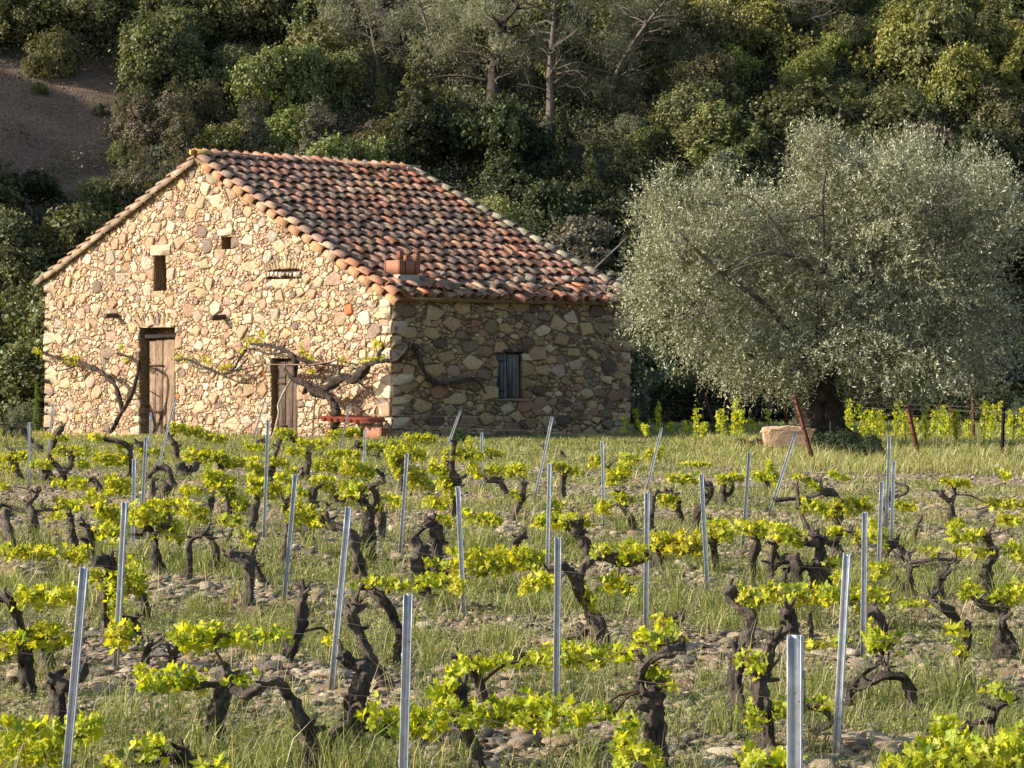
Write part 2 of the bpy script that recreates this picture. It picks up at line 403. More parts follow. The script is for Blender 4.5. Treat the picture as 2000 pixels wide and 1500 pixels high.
# ------------------------------------------------------------------ barn frame: u runs left along the gable, v back along the side wall
CX, CY = -2.274, 47.4
UD = np.array([-.682, .731, 0]); VD = np.array([.731, .682, 0]); ZU = np.array([0, 0, 1.0])
C0 = np.array([CX, CY, 0])
def HP(u, v, z): return C0 + UD * u + VD * v + ZU * z
def gpx(px, py, off=0.0):       # photo point -> (u, z) on the gable plane shifted out by off
    o = C0 - VD * off; k = (px - 1000) / F
    u = (k * o[1] - o[0]) / (UD[0] - k * UD[1]); d = o[1] + UD[1] * u
    return u, CH - (py - HY) / F * d
def spx(px, py, off=0.0):       # photo point -> (v, z) on the side wall plane
    o = C0 - UD * off; k = (px - 1000) / F
    v = (k * o[1] - o[0]) / (VD[0] - k * VD[1]); d = o[1] + VD[1] * v
    return v, CH - (py - HY) / F * d
ULEN = gpx(88, 545)[0]; UA, ZA = gpx(388, 312); VLEN = spx(1230, 590)[0]; ZE = gpx(765, 578)[1]; ZL = gpx(88, 548)[1]
VR = 5.67                        # the back wall is skewed: the ridge is shorter than the eave
SLR = (ZA - ZE) / UA; SLL = (ZA - ZL) / (ULEN - UA)
ZB = -.35
def ztop(u): return ZE + SLR * u if u <= UA else ZA - SLL * (u - UA)

barn = empty('stone_barn', HP(0, 0, 0), 'old rubble stone barn with red tiled roof standing behind the vineyard', 'barn')
BL = np.array(barn.location)
def bobj(name, mb, mat, parent=None, smooth=False, **kw):
    me = mb.mesh(name, smooth) if isinstance(mb, MB) else mb
    o = obj(name, me, mat, parent or barn, **kw)
    if (parent or barn) is barn: o.location = -BL
    return o

gable_open = []     # (u0, u1, z0, z1, depth) from photo rectangles
def gop(x0, x1, y0, y1, dep):
    a, zt = gpx(x1, y0); b, _ = gpx(x0, y0); _, zb = gpx((x0 + x1) / 2, y1); _, zt = gpx((x0 + x1) / 2, y0)
    gable_open.append((a, b, zb, zt, dep)); return gable_open[-1]
OP_DL = gop(273, 344, 640, 905, .42)
OP_SL = gop(302, 327, 500, 568, .38)
OP_HO = gop(433, 453, 463, 487, .25)
OP_DR = gop(531, 583, 700, 905, .30)
OP_BM = gop(522, 592, 526, 545, .10)
side_open = []
a, _ = spx(970, 700); b, _ = spx(1020, 700); _, zt = spx(995, 688); _, zb = spx(995, 778)
side_open.append((a, b, zb, zt, .16)); OP_W = side_open[0]

def wall_mesh(L, top, opens, P, thick=.5, extra=()):
    """front face with recessed openings; P(a, z, depth) -> point"""
    mb = MB(); br = sorted({0.0, L, *extra, *[o[0] for o in opens], *[o[1] for o in opens]})
    def quad(a, b, c, d): mb.add(np.array([a, b, c, d]), np.array([[0, 1, 2, 3]]))
    for a, b in zip(br[:-1], br[1:]):
        if b - a < 1e-5: continue
        m = (a + b) / 2; hs = sorted([o for o in opens if o[0] <= m <= o[1]], key=lambda o: o[2]); z = ZB
        for o in hs:
            if o[2] > z: quad(P(a, z, 0), P(b, z, 0), P(b, o[2], 0), P(a, o[2], 0))
            z = max(z, o[3])
        quad(P(a, z, 0), P(b, z, 0), P(b, top(b), 0), P(a, top(a), 0))
    for (a, b, z0, z1, dp) in opens:
        z0 = max(z0, ZB)
        quad(P(a, z0, 0), P(a, z1, 0), P(a, z1, dp), P(a, z0, dp)); quad(P(b, z0, 0), P(b, z1, 0), P(b, z1, dp), P(b, z0, dp))
        quad(P(a, z0, 0), P(b, z0, 0), P(b, z0, dp), P(a, z0, dp)); quad(P(a, z1, 0), P(b, z1, 0), P(b, z1, dp), P(a, z1, dp))
        quad(P(a, z0, dp), P(b, z0, dp), P(b, z1, dp), P(a, z1, dp))
    return mb
gw = bobj('gable_wall', wall_mesh(ULEN, ztop, gable_open, lambda a, z, d: HP(a, d, z), extra=(UA,)), M_mortar)
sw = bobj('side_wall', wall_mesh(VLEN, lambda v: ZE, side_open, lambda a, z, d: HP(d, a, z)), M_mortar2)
mb = MB()           # the two walls that face away
vb_l = VLEN - (VLEN - VR) / UA * ULEN
q = [HP(0, VLEN, ZB), HP(ULEN, vb_l, ZB), HP(ULEN, vb_l, ZL), HP(UA, VR, ZA), HP(0, VLEN, ZE)]
mb.add(np.array(q), [[0, 1, 2, 3, 4]]); q = [HP(ULEN, 0, ZB), HP(ULEN, vb_l, ZB), HP(ULEN, vb_l, ZL), HP(ULEN, 0, ZL)]
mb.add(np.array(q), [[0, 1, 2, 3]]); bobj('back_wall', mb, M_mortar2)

# ---- rubble stones: power diagram cells
def rubble(L, top, zlo, opens, halfplanes, n_big, n_mid, n_small, rs, seed, avoid=lambda u, z: False, asp=1.3):
    r = np.random.default_rng(seed); sites = []
    g = {}
    def ok(u, z, rad):
        ci, cj = int(u / .3), int(z / .3)
        for i in range(ci - 2, ci + 3):
            for j in range(cj - 2, cj + 3):
                for (a, b, c) in g.get((i, j), ()):
                    if ((a - u) / asp) ** 2 + (b - z) ** 2 < ((rad + c) * .93) ** 2: return False
        return True
    for cnt, (r0, r1) in zip((n_big, n_mid, n_small), rs):
        for _ in range(cnt):
            for _t in range(14):
                u = r.uniform(0.02, L - .02); z = r.uniform(zlo, 6.0)
                if z > top(u) - .04: continue
                if any(o[0] - .03 < u < o[1] + .03 and o[2] - .03 < z < o[3] + .03 for o in opens) or avoid(u, z): continue
                rad = r.uniform(r0, r1)
                if ok(u, z, rad):
                    sites.append((u, z, rad)); g.setdefault((int(u / .3), int(z / .3)), []).append((u, z, rad)); break
    out = []
    for (u, z, rad) in sites:
        R = .62; poly = [(u - R, z - R), (u + R, z - R), (u + R, z + R), (u - R, z + R)]
        ci, cj = int(u / .3), int(z / .3); nb = []
        for i in range(ci - 3, ci + 4):
            for j in range(cj - 3, cj + 4): nb += g.get((i, j), [])
        nb.sort(key=lambda s: (s[0] - u) ** 2 + (s[1] - z) ** 2)
        def clip(poly, nx, nz, c):      # keep nx*x + nz*z <= c
            res = []
            for k in range(len(poly)):
                p, q = poly[k], poly[(k + 1) % len(poly)]; dp = nx * p[0] + nz * p[1] - c; dq = nx * q[0] + nz * q[1] - c
                if dp <= 0: res.append(p)
                if (dp < 0) != (dq < 0) and abs(dp - dq) > 1e-12:
                    t = dp / (dp - dq); res.append((p[0] + (q[0] - p[0]) * t, p[1] + (q[1] - p[1]) * t))
            return res
        gap = r.uniform(.002, .009)
        for (a, b, c) in nb[1:34]:
            nx, nz = (a - u) / asp ** 2, (b - z); d2 = (a - u) ** 2 / asp ** 2 + (b - z) ** 2
            cc = (((a / asp) ** 2 + b * b - c * c) - ((u / asp) ** 2 + z * z - rad * rad)) / 2
            nn = sqrt(nx * nx + nz * nz)
            poly = clip(poly, nx / nn, nz / nn, cc / nn - gap)
            if len(poly) < 3: break
        if len(poly) < 3: continue
        for (nx, nz, c) in halfplanes: poly = clip(poly, nx, nz, c)
        for o in opens:
            if o[2] - .7 < z < o[3] + .7 and o[0] - .7 < u < o[1] + .7:
                dd = [(o[0] - u, (1, 0, o[0] - .005)), (u - o[1], (-1, 0, -o[1] - .005)), (o[2] - z, (0, 1, o[2] - .005)), (z - o[3], (0, -1, -o[3] - .005))]
                dd.sort(key=lambda t: -t[0]); poly = clip(poly, *dd[0][1]) if len(poly) > 2 else poly
        if len(poly) < 3: continue
        p = np.array(poly); ctr = p.mean(0)
        # few-sided, angular outlines: drop the flattest corners first
        kmax = int(r.choice([4, 4, 5, 5, 6])) if rad > .05 else int(r.choice([3, 4, 4, 5]))
        pl = [p_ for p_ in p]
        while len(pl) > kmax:
            ar = [abs((pl[k - 1][0] - pl[k][0]) * (pl[(k + 1) % len(pl)][1] - pl[k][1]) - (pl[k - 1][1] - pl[k][1]) * (pl[(k + 1) % len(pl)][0] - pl[k][0])) for k in range(len(pl))]
            pl.pop(int(np.argmin(ar)))
        p = np.array(pl); ctr = p.mean(0); th_ = r.normal(0, .25) + (pi / 2 if r.random() < .2 else 0); ax_ = np.array([cos(th_), sin(th_)]); st_ = r.uniform(0, .16); p = p + np.outer((p - ctr) @ ax_ * st_, ax_)
        m = []
        for k in range(len(p)):
            a, b = p[k - 1], p[k]; c = p[(k + 1) % len(p)]
            L1 = np.linalg.norm(a - b); L2 = np.linalg.norm(c - b); f = r.uniform(.03, .12)
            if min(L1, L2) < .008: m.append(b); continue
            m.append(b + (a - b) * min(f, .018 / L1)); m.append(b + (c - b) * min(f, .018 / L2))
        if len(m) < 4: continue
        m = np.array(m); d = m - ctr; dl = np.linalg.norm(d, axis=1)
        lim = rad * r.uniform(2.2, 3.0); d = d * np.minimum(1, lim / np.maximum(dl, 1e-6))[:, None]
        d = d * (1 + r.uniform(-.04, .07, len(d)))[:, None]
        area = .5 * abs(np.sum(d[:, 0] * np.roll(d[:, 1], -1) - d[:, 1] * np.roll(d[:, 0], -1)))
        if area < .0004: continue
        if np.sum(d[:, 0] * np.roll(d[:, 1], -1) - d[:, 1] * np.roll(d[:, 0], -1)) < 0: d = d[::-1]
        out.append((ctr, d, area))
    return out

def stone_geo(ctr, d, area, P, r):
    """bevelled irregular block standing proud of the mortar; P(a, z, out)"""
    n = len(d); pr = r.uniform(.010, .030) + min(area, .05) * .25; tx, tz = r.normal(0, .09, 2)
    rings = []
    for s, h in ((1.0, -.03), (1.0, pr * .55), (.93, pr), (.6, pr * 1.04)):
        dd = d * s * (1 + (r.uniform(-.05, .05, n)[:, None] if s < .9 else 0))
        hh = h + (dd[:, 0] * tx + dd[:, 1] * tz) * (1 if h > 0 else 0) + (r.normal(0, .004, n) if h > 0 else 0)
        if h > 0: hh = np.maximum(hh, .004)
        rings.append(np.array([P(ctr[0] + a, ctr[1] + b, o) for (a, b), o in zip(dd, hh)]))
    V = np.vstack(rings + [[P(ctr[0], ctr[1], max(pr * 1.12, .01))]])
    fs = []
    for k in range(3):
        for i in range(n): fs.append([k * n + i, k * n + (i + 1) % n, (k + 1) * n + (i + 1) % n, (k + 1) * n + i])
    for i in range(n): fs.append([3 * n + i, 3 * n + (i + 1) % n, 4 * n])
    return V, fs
PAL_G = [((.60, .455, .31), 5), ((.70, .58, .425), 4.5), ((.53, .37, .25), 3.0), ((.50, .33, .235), 1.8), ((.54, .46, .375), 2.2), ((.62, .45, .27), 1.5), ((.30, .23, .19), 1.3), ((.58, .40, .31), 1.6), ((.56, .22, .10), .15)]
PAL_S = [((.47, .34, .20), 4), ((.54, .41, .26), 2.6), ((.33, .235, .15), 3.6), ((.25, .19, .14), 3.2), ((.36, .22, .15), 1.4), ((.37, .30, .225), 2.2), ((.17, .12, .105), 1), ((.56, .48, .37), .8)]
def pick(pal, r):
    w = np.array([p[1] for p in pal], float); c = np.array(pal[r.choice(len(pal), p=w / w.sum())][0])
    return np.clip(c * r.uniform(.82, 1.15) * (1 + r.normal(0, .03, 3)), 0, .85)
rs_ = np.random.default_rng(5)
sg = rubble(ULEN, ztop, -.3, gable_open, [(-1, 0, .0), (1, 0, ULEN), (-SLR, 1, ZE - .02), (SLL, 1, ZA + SLL * UA - .02), (0, -1, .32)], 190, 1300, 9000, [(.10, .16), (.042, .085), (.015, .034)], 3,
            avoid=lambda u, z: u < .27 or u > ULEN - .25)
ss = rubble(VLEN, lambda v: ZE - .03, -.3, side_open, [(-1, 0, 0), (1, 0, VLEN), (0, 1, ZE), (0, -1, .32)], 105, 560, 3200, [(.10, .165), (.045, .09), (.018, .038)], 8,
            avoid=lambda u, z: u < .27 or u > VLEN - .25, asp=1.6)
allst = [(x, 'g') for x in sg] + [(x, 's') for x in ss]; allst.sort(key=lambda t: -t[0][2] * (1.0 if t[1] == 'g' else 1.0))
small = {'g': MB(), 's': MB()}
NQ = 36
for idx, ((ctr, d, area), w) in enumerate(allst):
    P = (lambda a, z, o: HP(a, -o, z)) if w == 'g' else (lambda a, z, o: HP(-o, a, z))
    V, fs = stone_geo(ctr, d, area, P, rs_)
    if w == 's': fs = [f[::-1] for f in fs]
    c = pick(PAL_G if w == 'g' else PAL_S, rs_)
    if idx < 300 - NQ:
        o3 = P(ctr[0], ctr[1], 0); m_ = MB(); m_.add(V - o3, fs, c)
        o = obj('stone', m_.mesh('stone'), M_stone, gw if w == 'g' else sw); o.location = o3
    else: small[w].add(V, fs, c)
o = obj('rubble_stones', small['g'].mesh('rubble_stones'), M_stone, gw, kind='stuff'); o = obj('rubble_stones', small['s'].mesh('rubble_stones'), M_stone, sw, kind='stuff')

def rough_block(o, a, b, c, r, tint, bev=.12, jit=.012):
    """bevelled, slightly crooked block from three edge vectors; 24 vertices"""
    o, a, b, c = map(lambda t: np.asarray(t, float), (o, a, b, c)); L = [np.linalg.norm(t) for t in (a, b, c)]; e = [t / l for t, l in zip((a, b, c), L)]
    bv = bev * min(L); V = []; ids = {}
    cor = {}
    for i in (0, 1):
        for j in (0, 1):
            for k in (0, 1):
                base = o + a * i + b * j + c * k + r.normal(0, jit, 3); s = [1 - 2 * i, 1 - 2 * j, 1 - 2 * k]
                for ax in range(3):     # vertex belonging to the face normal to axis ax
                    p = base.copy()
                    for q2 in range(3):
                        if q2 != ax: p = p + e[q2] * s[q2] * bv * r.uniform(.7, 1.5)
                    cor[(i, j, k, ax)] = len(V); V.append(p)
    F_ = []
    F_ += [[cor[(i, 0, 0, 0)], cor[(i, 1, 0, 0)], cor[(i, 1, 1, 0)], cor[(i, 0, 1, 0)]] for i in (0, 1)]
    F_ += [[cor[(0, j, 0, 1)], cor[(1, j, 0, 1)], cor[(1, j, 1, 1)], cor[(0, j, 1, 1)]] for j in (0, 1)]
    F_ += [[cor[(0, 0, k, 2)], cor[(1, 0, k, 2)], cor[(1, 1, k, 2)], cor[(0, 1, k, 2)]] for k in (0, 1)]
    for i in (0, 1):
        for j in (0, 1):
            F_.append([cor[(i, j, 0, 0)], cor[(i, j, 1, 0)], cor[(i, j, 1, 1)], cor[(i, j, 0, 1)]])
            F_.append([cor[(i, 0, j, 0)], cor[(i, 1, j, 0)], cor[(i, 1, j, 2)], cor[(i, 0, j, 2)]])
            F_.append([cor[(0, i, j, 1)], cor[(1, i, j, 1)], cor[(1, i, j, 2)], cor[(0, i, j, 2)]])
    for i in (0, 1):
        for j in (0, 1):
            for k in (0, 1): F_.append([cor[(i, j, k, 0)], cor[(i, j, k, 1)], cor[(i, j, k, 2)]])
    return np.array(V), F_
# quoins on the three corners in view
def quoins(uc, vc, su, sv, parent, pal, ztopc, seed):
    r = np.random.default_rng(seed); z = -.3; k = 0
    while z < ztopc - .10:
        h = min(r.uniform(.17, .30), ztopc - z - .01); lu, lv = (r.uniform(.34, .5), r.uniform(.24, .32)) if k % 2 else (r.uniform(.24, .3), r.uniform(.36, .55))
        pu = r.uniform(.012, .03); pv = r.uniform(.012, .03)
        o_ = HP(uc - su * pu, vc - sv * pv, z)
        V, fs = rough_block(o_ - o_, UD * su * (lu + pu), VD * sv * (lv + pv), ZU * (h - .003), r, 1, .10, .007)
        m_ = MB(); m_.add(V, fs, pick(pal, r)); q_ = obj('stone', m_.mesh('quoin'), M_stone, parent); q_.location = o_
        z += h; k += 1
quoins(0, 0, 1, 1, gw, PAL_G[:4] + PAL_G[5:6], ZE, 1); quoins(ULEN, 0, -1, 1, gw, PAL_G[:5], ZL, 2); quoins(0, VLEN, 1, -1, sw, PAL_S[:4], ZE, 4)

# lintels, sills, beam
rl0 = np.random.default_rng(77)
def blk(name, parent, o_, a, b, c, mat, tint, seed, bev=.1, jit=.006):
    V, fs = rough_block(np.zeros(3), a, b, c, np.random.default_rng(seed), 1, bev, jit); m_ = MB(); m_.add(V, fs, tint)
    q_ = obj(name, m_.mesh(name), mat, parent); q_.location = o_ if parent in (gw, sw) else np.array(o_) - BL; return q_
def gblock(name, x0, x1, y0, y1, dep, out, mat, tint, seed, parent=gw, bev=.1):
    u1, _ = gpx(x0, y0); u0, _ = gpx(x1, y0); _, zt_ = gpx((x0 + x1) / 2, y0); _, zb_ = gpx((x0 + x1) / 2, y1)
    return blk(name, parent, HP(u0, -out, zb_), UD * (u1 - u0), VD * (dep + out), ZU * (zt_ - zb_), mat, tint, seed, bev)
gblock('lintel', 296, 337, 478, 500, .2, .05, M_stone, (.58, .46, .31), 11)
gblock('lintel', 430, 458, 447, 461, .2, .06, M_stone, (.68, .56, .40), 12)
# radiating stones of the two relieving arches
def arch(xc, yc, rx, ry, n, ln, seed):
    r = np.random.default_rng(seed); u, z = gpx(xc, yc); um, _ = gpx(xc - rx, yc); Ru = um - u; _, zt_ = gpx(xc, yc - ry); Rz = zt_ - z
    for k in range(n):
        t = radians(28 + 124 * k / (n - 1)); p = HP(u + Ru * cos(t), -.045, z + Rz * sin(t)); dr = UD * cos(t) * .55 + ZU * sin(t); dr /= np.linalg.norm(dr)
        sd_ = np.cross(dr, VD); wd = abs(Ru) * 2.4 / n * r.uniform(.45, .85)
        V, fs = rough_block(-sd_ * wd / 2, sd_ * wd, dr * ln * r.uniform(.7, 1.1), VD * .09, r, 1, .12, .006)
        m_ = MB(); m_.add(V, fs, pick(PAL_G, r)); q_ = obj('stone', m_.mesh('arch_stone'), M_stone, gw); q_.location = p
arch(557, 530, 34, 6, 12, .26, 5); arch(306, 640, 36, 5, 10, .26, 6)
gblock('charred_beam', 520, 592, 531, 540, .05, .01, M_cwood, (2.2, 2.1, 2), 13, bev=.3)
for k_ in range(9):
    xk = 522 + k_ * 7.6 + rl0.uniform(-1, 1); gblock('chinking_stone', xk, xk + rl0.uniform(4, 8), 530 + rl0.uniform(0, 5), 538 + rl0.uniform(1, 5), .04, .03, M_stone, tuple(np.array([.62, .55, .46]) * rl0.uniform(.6, 1.2)), 130 + k_, bev=.2)
o_b = gblock('charred_beam', 274, 344, 653, 661, .2, -.08, M_cwood, (.5, .5, .5), 14, bev=.2)
for k, (xa, ya) in enumerate(((207, 614), (415, 617))):     # beam stubs sticking out above the doors
    u, z = gpx(xa + 3, ya, .25); blk('beam_stub', barn, HP(u - .1, -.34, z - .09), UD * .12, VD * .40 + ZU * .03, ZU * .10, M_dwood, (1.2, 1.0, .9), 20 + k, .15)

# wooden doors (planks), second door with leaning board, shuttered window
def gdoor(x0, x1, y0, y1, setb, n, mat, tint, label, seed, lean=0.0, gapb=0.0):
    r = np.random.default_rng(seed)
    u1, _ = gpx(x0, y0, -setb); u0, _ = gpx(x1, y0, -setb); _, zt_ = gpx((x0 + x1) / 2, y0, -setb); _, zb_ = gpx((x0 + x1) / 2, y1, -setb)
    root = bpy.data.objects.new('door', None); COL.objects.link(root); root.parent = barn; root.location = HP((u0 + u1) / 2, setb, zb_) - BL; root['label'] = label
    ws = r.uniform(.7, 1.3, n); ws = ws / ws.sum() * (u1 - u0); a = u0
    for k in range(n):
        zb2 = r.uniform(0, .16) if gapb else r.uniform(0, .03); h = zt_ - zb_ - zb2 - r.uniform(0, .03)
        o_ = HP(a + .004, setb + r.uniform(-.012, .012), zb_ + zb2)
        V, fs = rough_block(np.zeros(3), UD * (ws[k] - .01), VD * .03, ZU * h + VD * lean, r, 1, .10, .003)
        m_ = MB(); m_.add(V, fs, np.array(tint) * r.uniform(.8, 1.15)); q_ = obj('plank', m_.mesh('plank'), mat, root); q_.location = o_ - HP((u0 + u1) / 2, setb, zb_)
        a += ws[k]
    for zz in (.28, .74):      # rusty hinge straps on the face
        V = box_pts(HP(u1 - .02, setb - .022, zb_ + (zt_ - zb_) * zz) - HP((u0 + u1) / 2, setb, zb_), -UD * (u1 - u0) * .55, VD * .008, ZU * .035); m_ = MB(); m_.add(V, BOXF, (.6, .6, .6)); obj('hinge', m_.mesh('hinge'), M_rust, root)
    for zz in (.25, .8):
        o_ = HP(u0 + .02, setb + .04, zb_ + (zt_ - zb_) * zz); V, fs = rough_block(np.zeros(3), UD * (u1 - u0 - .04), VD * .025, ZU * .1, r, 1, .1, .002)
        m_ = MB(); m_.add(V, fs, tint); q_ = obj('crossbar', m_.mesh('crossbar'), mat, root); q_.location = o_ - HP((u0 + u1) / 2, setb, zb_)
    return root
gdoor(292, 342, 664, 862, .12, 4, M_wood, (1.25, 1.15, 1.05), 'tall sun-bleached plank door, broken at the bottom', 31, gapb=1)
gdoor(534, 582, 704, 884, .10, 4, M_dwood, (1.25, 1.2, 1.15), 'brown plank door, coloured dark for the shade of the climbing vine', 32)  # shade of the vine canopy is put into the dark wood colour
root = bpy.data.objects.new('window', None); COL.objects.link(root); root.parent = barn; wo_ = HP(.0, OP_W[0], OP_W[2]); root.location = wo_ - BL
root['label'] = 'small window closed by two blue-grey wooden shutters'
wv = OP_W[1] - OP_W[0]; wh = OP_W[3] - OP_W[2]
for k in range(2):
    V, fs = rough_block(np.zeros(3), VD * (wv * .46 - .008), UD * .03, ZU * (wh - .03 - .03 * k), np.random.default_rng(40 + k), 1, .1, .004)
    m_ = MB(); m_.add(V, fs, (1, 1, 1) if k == 0 else (1.2, 1.2, 1.15)); q_ = obj('shutter', m_.mesh('shutter'), M_bwood, root); q_.location = VD * (.004 + k * wv * .48) + UD * .05 + ZU * .01
    m_ = MB(); pp = VD * (.0 + k * wv * .48)
    for q2 in range(3):
        V = box_pts(VD * (.03 + q2 * wv * .145 + k * wv * .48) + UD * .046, VD * .005, UD * .006, ZU * (wh - .06)); m_.add(V, BOXF, (.3, .3, .3))
    obj('board_joint', m_.mesh('board_joint'), M_bwood, root)
for zz in (.15, .8):
    m_ = MB(); m_.add(box_pts(VD * .01 + UD * .035 + ZU * wh * zz, VD * wv * .35, UD * .008, ZU * .03), BOXF, (.5, .5, .5)); obj('hinge', m_.mesh('hinge'), M_rust, root)
V, fs = rough_block(np.zeros(3), VD * (wv + .35), UD * .16, ZU * .07, np.random.default_rng(44), 1, .15, .006); m_ = MB(); m_.add(V, fs, (1, .9, .8)); q_ = obj('lintel', m_.mesh('lintel'), M_dwood, root); q_.location = VD * -.2 - UD * .03 + ZU * (wh - .01)
V, fs = rough_block(np.zeros(3), VD * (wv + .25), UD * .2, ZU * .06, np.random.default_rng(45), 1, .15, .006); m_ = MB(); m_.add(V, fs, (.36, .27, .2)); q_ = obj('sill', m_.mesh('sill'), M_stone, root); q_.location = VD * -.1 - UD * .06 + ZU * -.065

# ---- roof
roof_mb = MB()
def slab(pts, t):
    p = np.array(pts); mbv = np.vstack([p, p - np.array([0, 0, t])]); roof_mb.add(mbv, [[0, 1, 2, 3], [7, 6, 5, 4], [0, 4, 5, 1], [1, 5, 6, 2], [2, 6, 7, 3], [3, 7, 4, 0]], (.5, .4, .32))
TH = .05
slab([HP(-.16, -.10, ZE - .16 * SLR + TH), HP(-.16, VLEN + .06, ZE - .16 * SLR + TH), HP(UA, VR + .06, ZA + TH), HP(UA, -.10, ZA + TH)], .07)
slab([HP(UA, -.10, ZA + TH), HP(UA, VR + .06, ZA + TH), HP(ULEN + .03, vb_l + .05, ZL - .03 * SLL + TH), HP(ULEN + .03, -.10, ZL - .03 * SLL + TH)], .07)
roof = bobj('roof', roof_mb, M_mortar)
def tile_mesh(seed, Lt=.50, w0=.205, w1=.165, hgt=.085, seg=8, invert=False):
    r = np.random.default_rng(seed); V = []; n = seg + 1
    for (y, w, lift) in ((0, w0, 0.0), (Lt, w1, -.005)):          # y = 0 is the lower, wider end
        for (sc) in (1.0, .86):
            for i in range(n):
                t = pi * i / seg; x = -cos(t) * w / 2 * sc * 1.0; z = sin(t) * hgt * (w / w0) * sc + lift
                if invert: z = -z
                V.append((x + r.normal(0, .002), y + (r.normal(0, .004) if y == 0 else 0), z + r.normal(0, .002)))
    fs = []
    for i in range(seg):
        fs.append([i, i + 1, 2 * n + i + 1, 2 * n + i]); fs.append([n + i + 1, n + i, 3 * n + i, 3 * n + i + 1]); fs.append([i + 1, i, n + i, n + i + 1])
        fs.append([2 * n + i, 2 * n + i + 1, 3 * n + i + 1, 3 * n + i])
    if invert: fs = [f[::-1] for f in fs]
    return np.array(V), fs
TM = []
for s in range(6):
    V, fs = tile_mesh(s, .50, .235 + .01 * (s % 3), .195, .095); m_ = MB(); m_.add(V, fs); me = m_.mesh('tile'); me.materials.append(M_tile); TM.append((V, fs, me))
TPAL = [((.25, .160, .120), 5), ((.32, .195, .14), 4.5), ((.43, .20, .125), 3), ((.56, .23, .12), 1.2), ((.38, .275, .20), 1.6), ((.60, .38, .23), .6), ((.18, .135, .11), 2)]
tiles = []          # (matrix, colour, screen size weight)
def tile_at(u, v, side, color, mi, lift=0.0, roll=0.0, yaw=0.0, size=1.0, parent_w=1.0):
    sl_ = SLR if side > 0 else SLL; z = ztop(max(min(u, ULEN), 0)) if 0 <= u <= ULEN else (ZE + SLR * u if u < 0 else ZL - SLL * (u - ULEN))
    up = (UD * side + ZU * sl_); up = up / np.linalg.norm(up); xx = VD.copy() * side; nn = np.cross(xx, up)
    if nn[2] < 0: nn = -nn; xx = -xx
    R = Matrix((xx, up, nn)).transposed(); R = R @ Matrix.Rotation(yaw, 3, 'Z') @ Matrix.Rotation(roll, 3, 'Y') @ Matrix.Rotation(-.085, 3, 'X')
    M4 = Matrix.Translation(Vector(HP(u, v, z)) + Vector(nn) * (TH + .045 + lift)) @ R.to_4x4() @ Matrix.Scale(size, 4)
    tiles.append((M4, color, mi, parent_w))
rt = np.random.default_rng(9)
EXP = .405; cs = 1 / sqrt(1 + SLR ** 2)
ncol = 21
chan = MB()
for c in range(ncol + 1):
    fv = (c + .25) / ncol
    nrow = int(UA / (EXP * cs)) + 1
    for k in range(nrow + 1):
        u = -.20 + k * EXP * cs
        if u > UA - .12: continue
        fu = max(0, u) / UA; vmax = VLEN * (1 - fu) + VR * fu
        v = fv * vmax + .05 * sin(k * 1.3 + c * .7) * .5 + rt.normal(0, .010)
        if c == 0: continue
        col_ = pick(TPAL, rt)
        # warmer and cleaner towards the lower right, greyer near the ridge and the gable
        col_ = col_ * (1 + .55 * float(vnoise(c * .35, k * .45, 0, 51))) * .55 + .45 * np.array(TPAL[int(np.clip((vnoise(c * .3, k * .22, 0, 52) + .7) / 1.4 * 6, 0, 5))][0])
        warm = .75 + .9 * fv * (1 - fu * .6); g_ = col_.mean(); col_ = np.clip(g_ + (col_ - g_) * min(1.05, warm) , .02, .8) * (.9 + .25 * fv)
        if rt.random() < .012: continue
        tile_at(u + rt.normal(0, .03) - (.1 if rt.random() < .04 else 0), v, 1, col_, rt.integers(6), lift=rt.uniform(0, .016) + (.015 if rt.random() < .1 else 0), roll=rt.normal(0, .07), yaw=rt.normal(0, .05))
    for k in range(nrow + 1):       # channel tile lying between two cover tiles
        u = -.17 + k * EXP * cs
        if u > UA - .05: continue
        fu = max(0, u) / UA; vmax = VLEN * (1 - fu) + VR * fu; v = (fv + .5 / ncol) * vmax
        if v > vmax + .02: continue
        V, fs = tile_mesh(int(rt.integers(99)), .50, .20, .24, .07, 4, True)
        up = (UD + ZU * SLR); up /= np.linalg.norm(up); nn = np.cross(VD, up); nn = nn if nn[2] > 0 else -nn
        base = HP(u, v, ZE + SLR * u) + nn * (TH + .075); base = base + nn * (.012 if k else 0)
        chan.add(base + np.outer(V[:, 0], VD) + np.outer(V[:, 1], up) + np.outer(V[:, 2], nn), fs, pick(TPAL, rt) * .8)
obj('channel_tiles', chan.mesh('channel_tiles'), M_tile, roof, kind='stuff')
nr = int(UA / (EXP * cs)) + 1
for k in range(nr):                   # gable edge: cap row and lower outward row
    u = -.18 + k * EXP * cs; col_ = pick(TPAL[:1] + TPAL[4:5] + TPAL[1:2], rt) * 1.25
    if k < 4: col_ = pick(TPAL[2:4] + TPAL[5:6], rt)
    tile_at(u + rt.normal(0, .015), -.03, 1, col_, rt.integers(6), lift=.035, roll=-.12 + rt.normal(0, .04), yaw=rt.normal(0, .02), size=.98, parent_w=3)
    col_ = np.array([.50, .25, .13]) * rt.uniform(.75, 1.15) if rt.random() < .8 else np.array([.42, .28, .18])
    tile_at(u - .13 + rt.normal(0, .015), -.115, 1, col_, rt.integers(6), lift=-.085, roll=-1.0 + rt.normal(0, .07), yaw=rt.normal(0, .03), size=.76, parent_w=3)
csl = 1 / sqrt(1 + SLL ** 2); nl = int((ULEN - UA) / (EXP * csl)) + 1
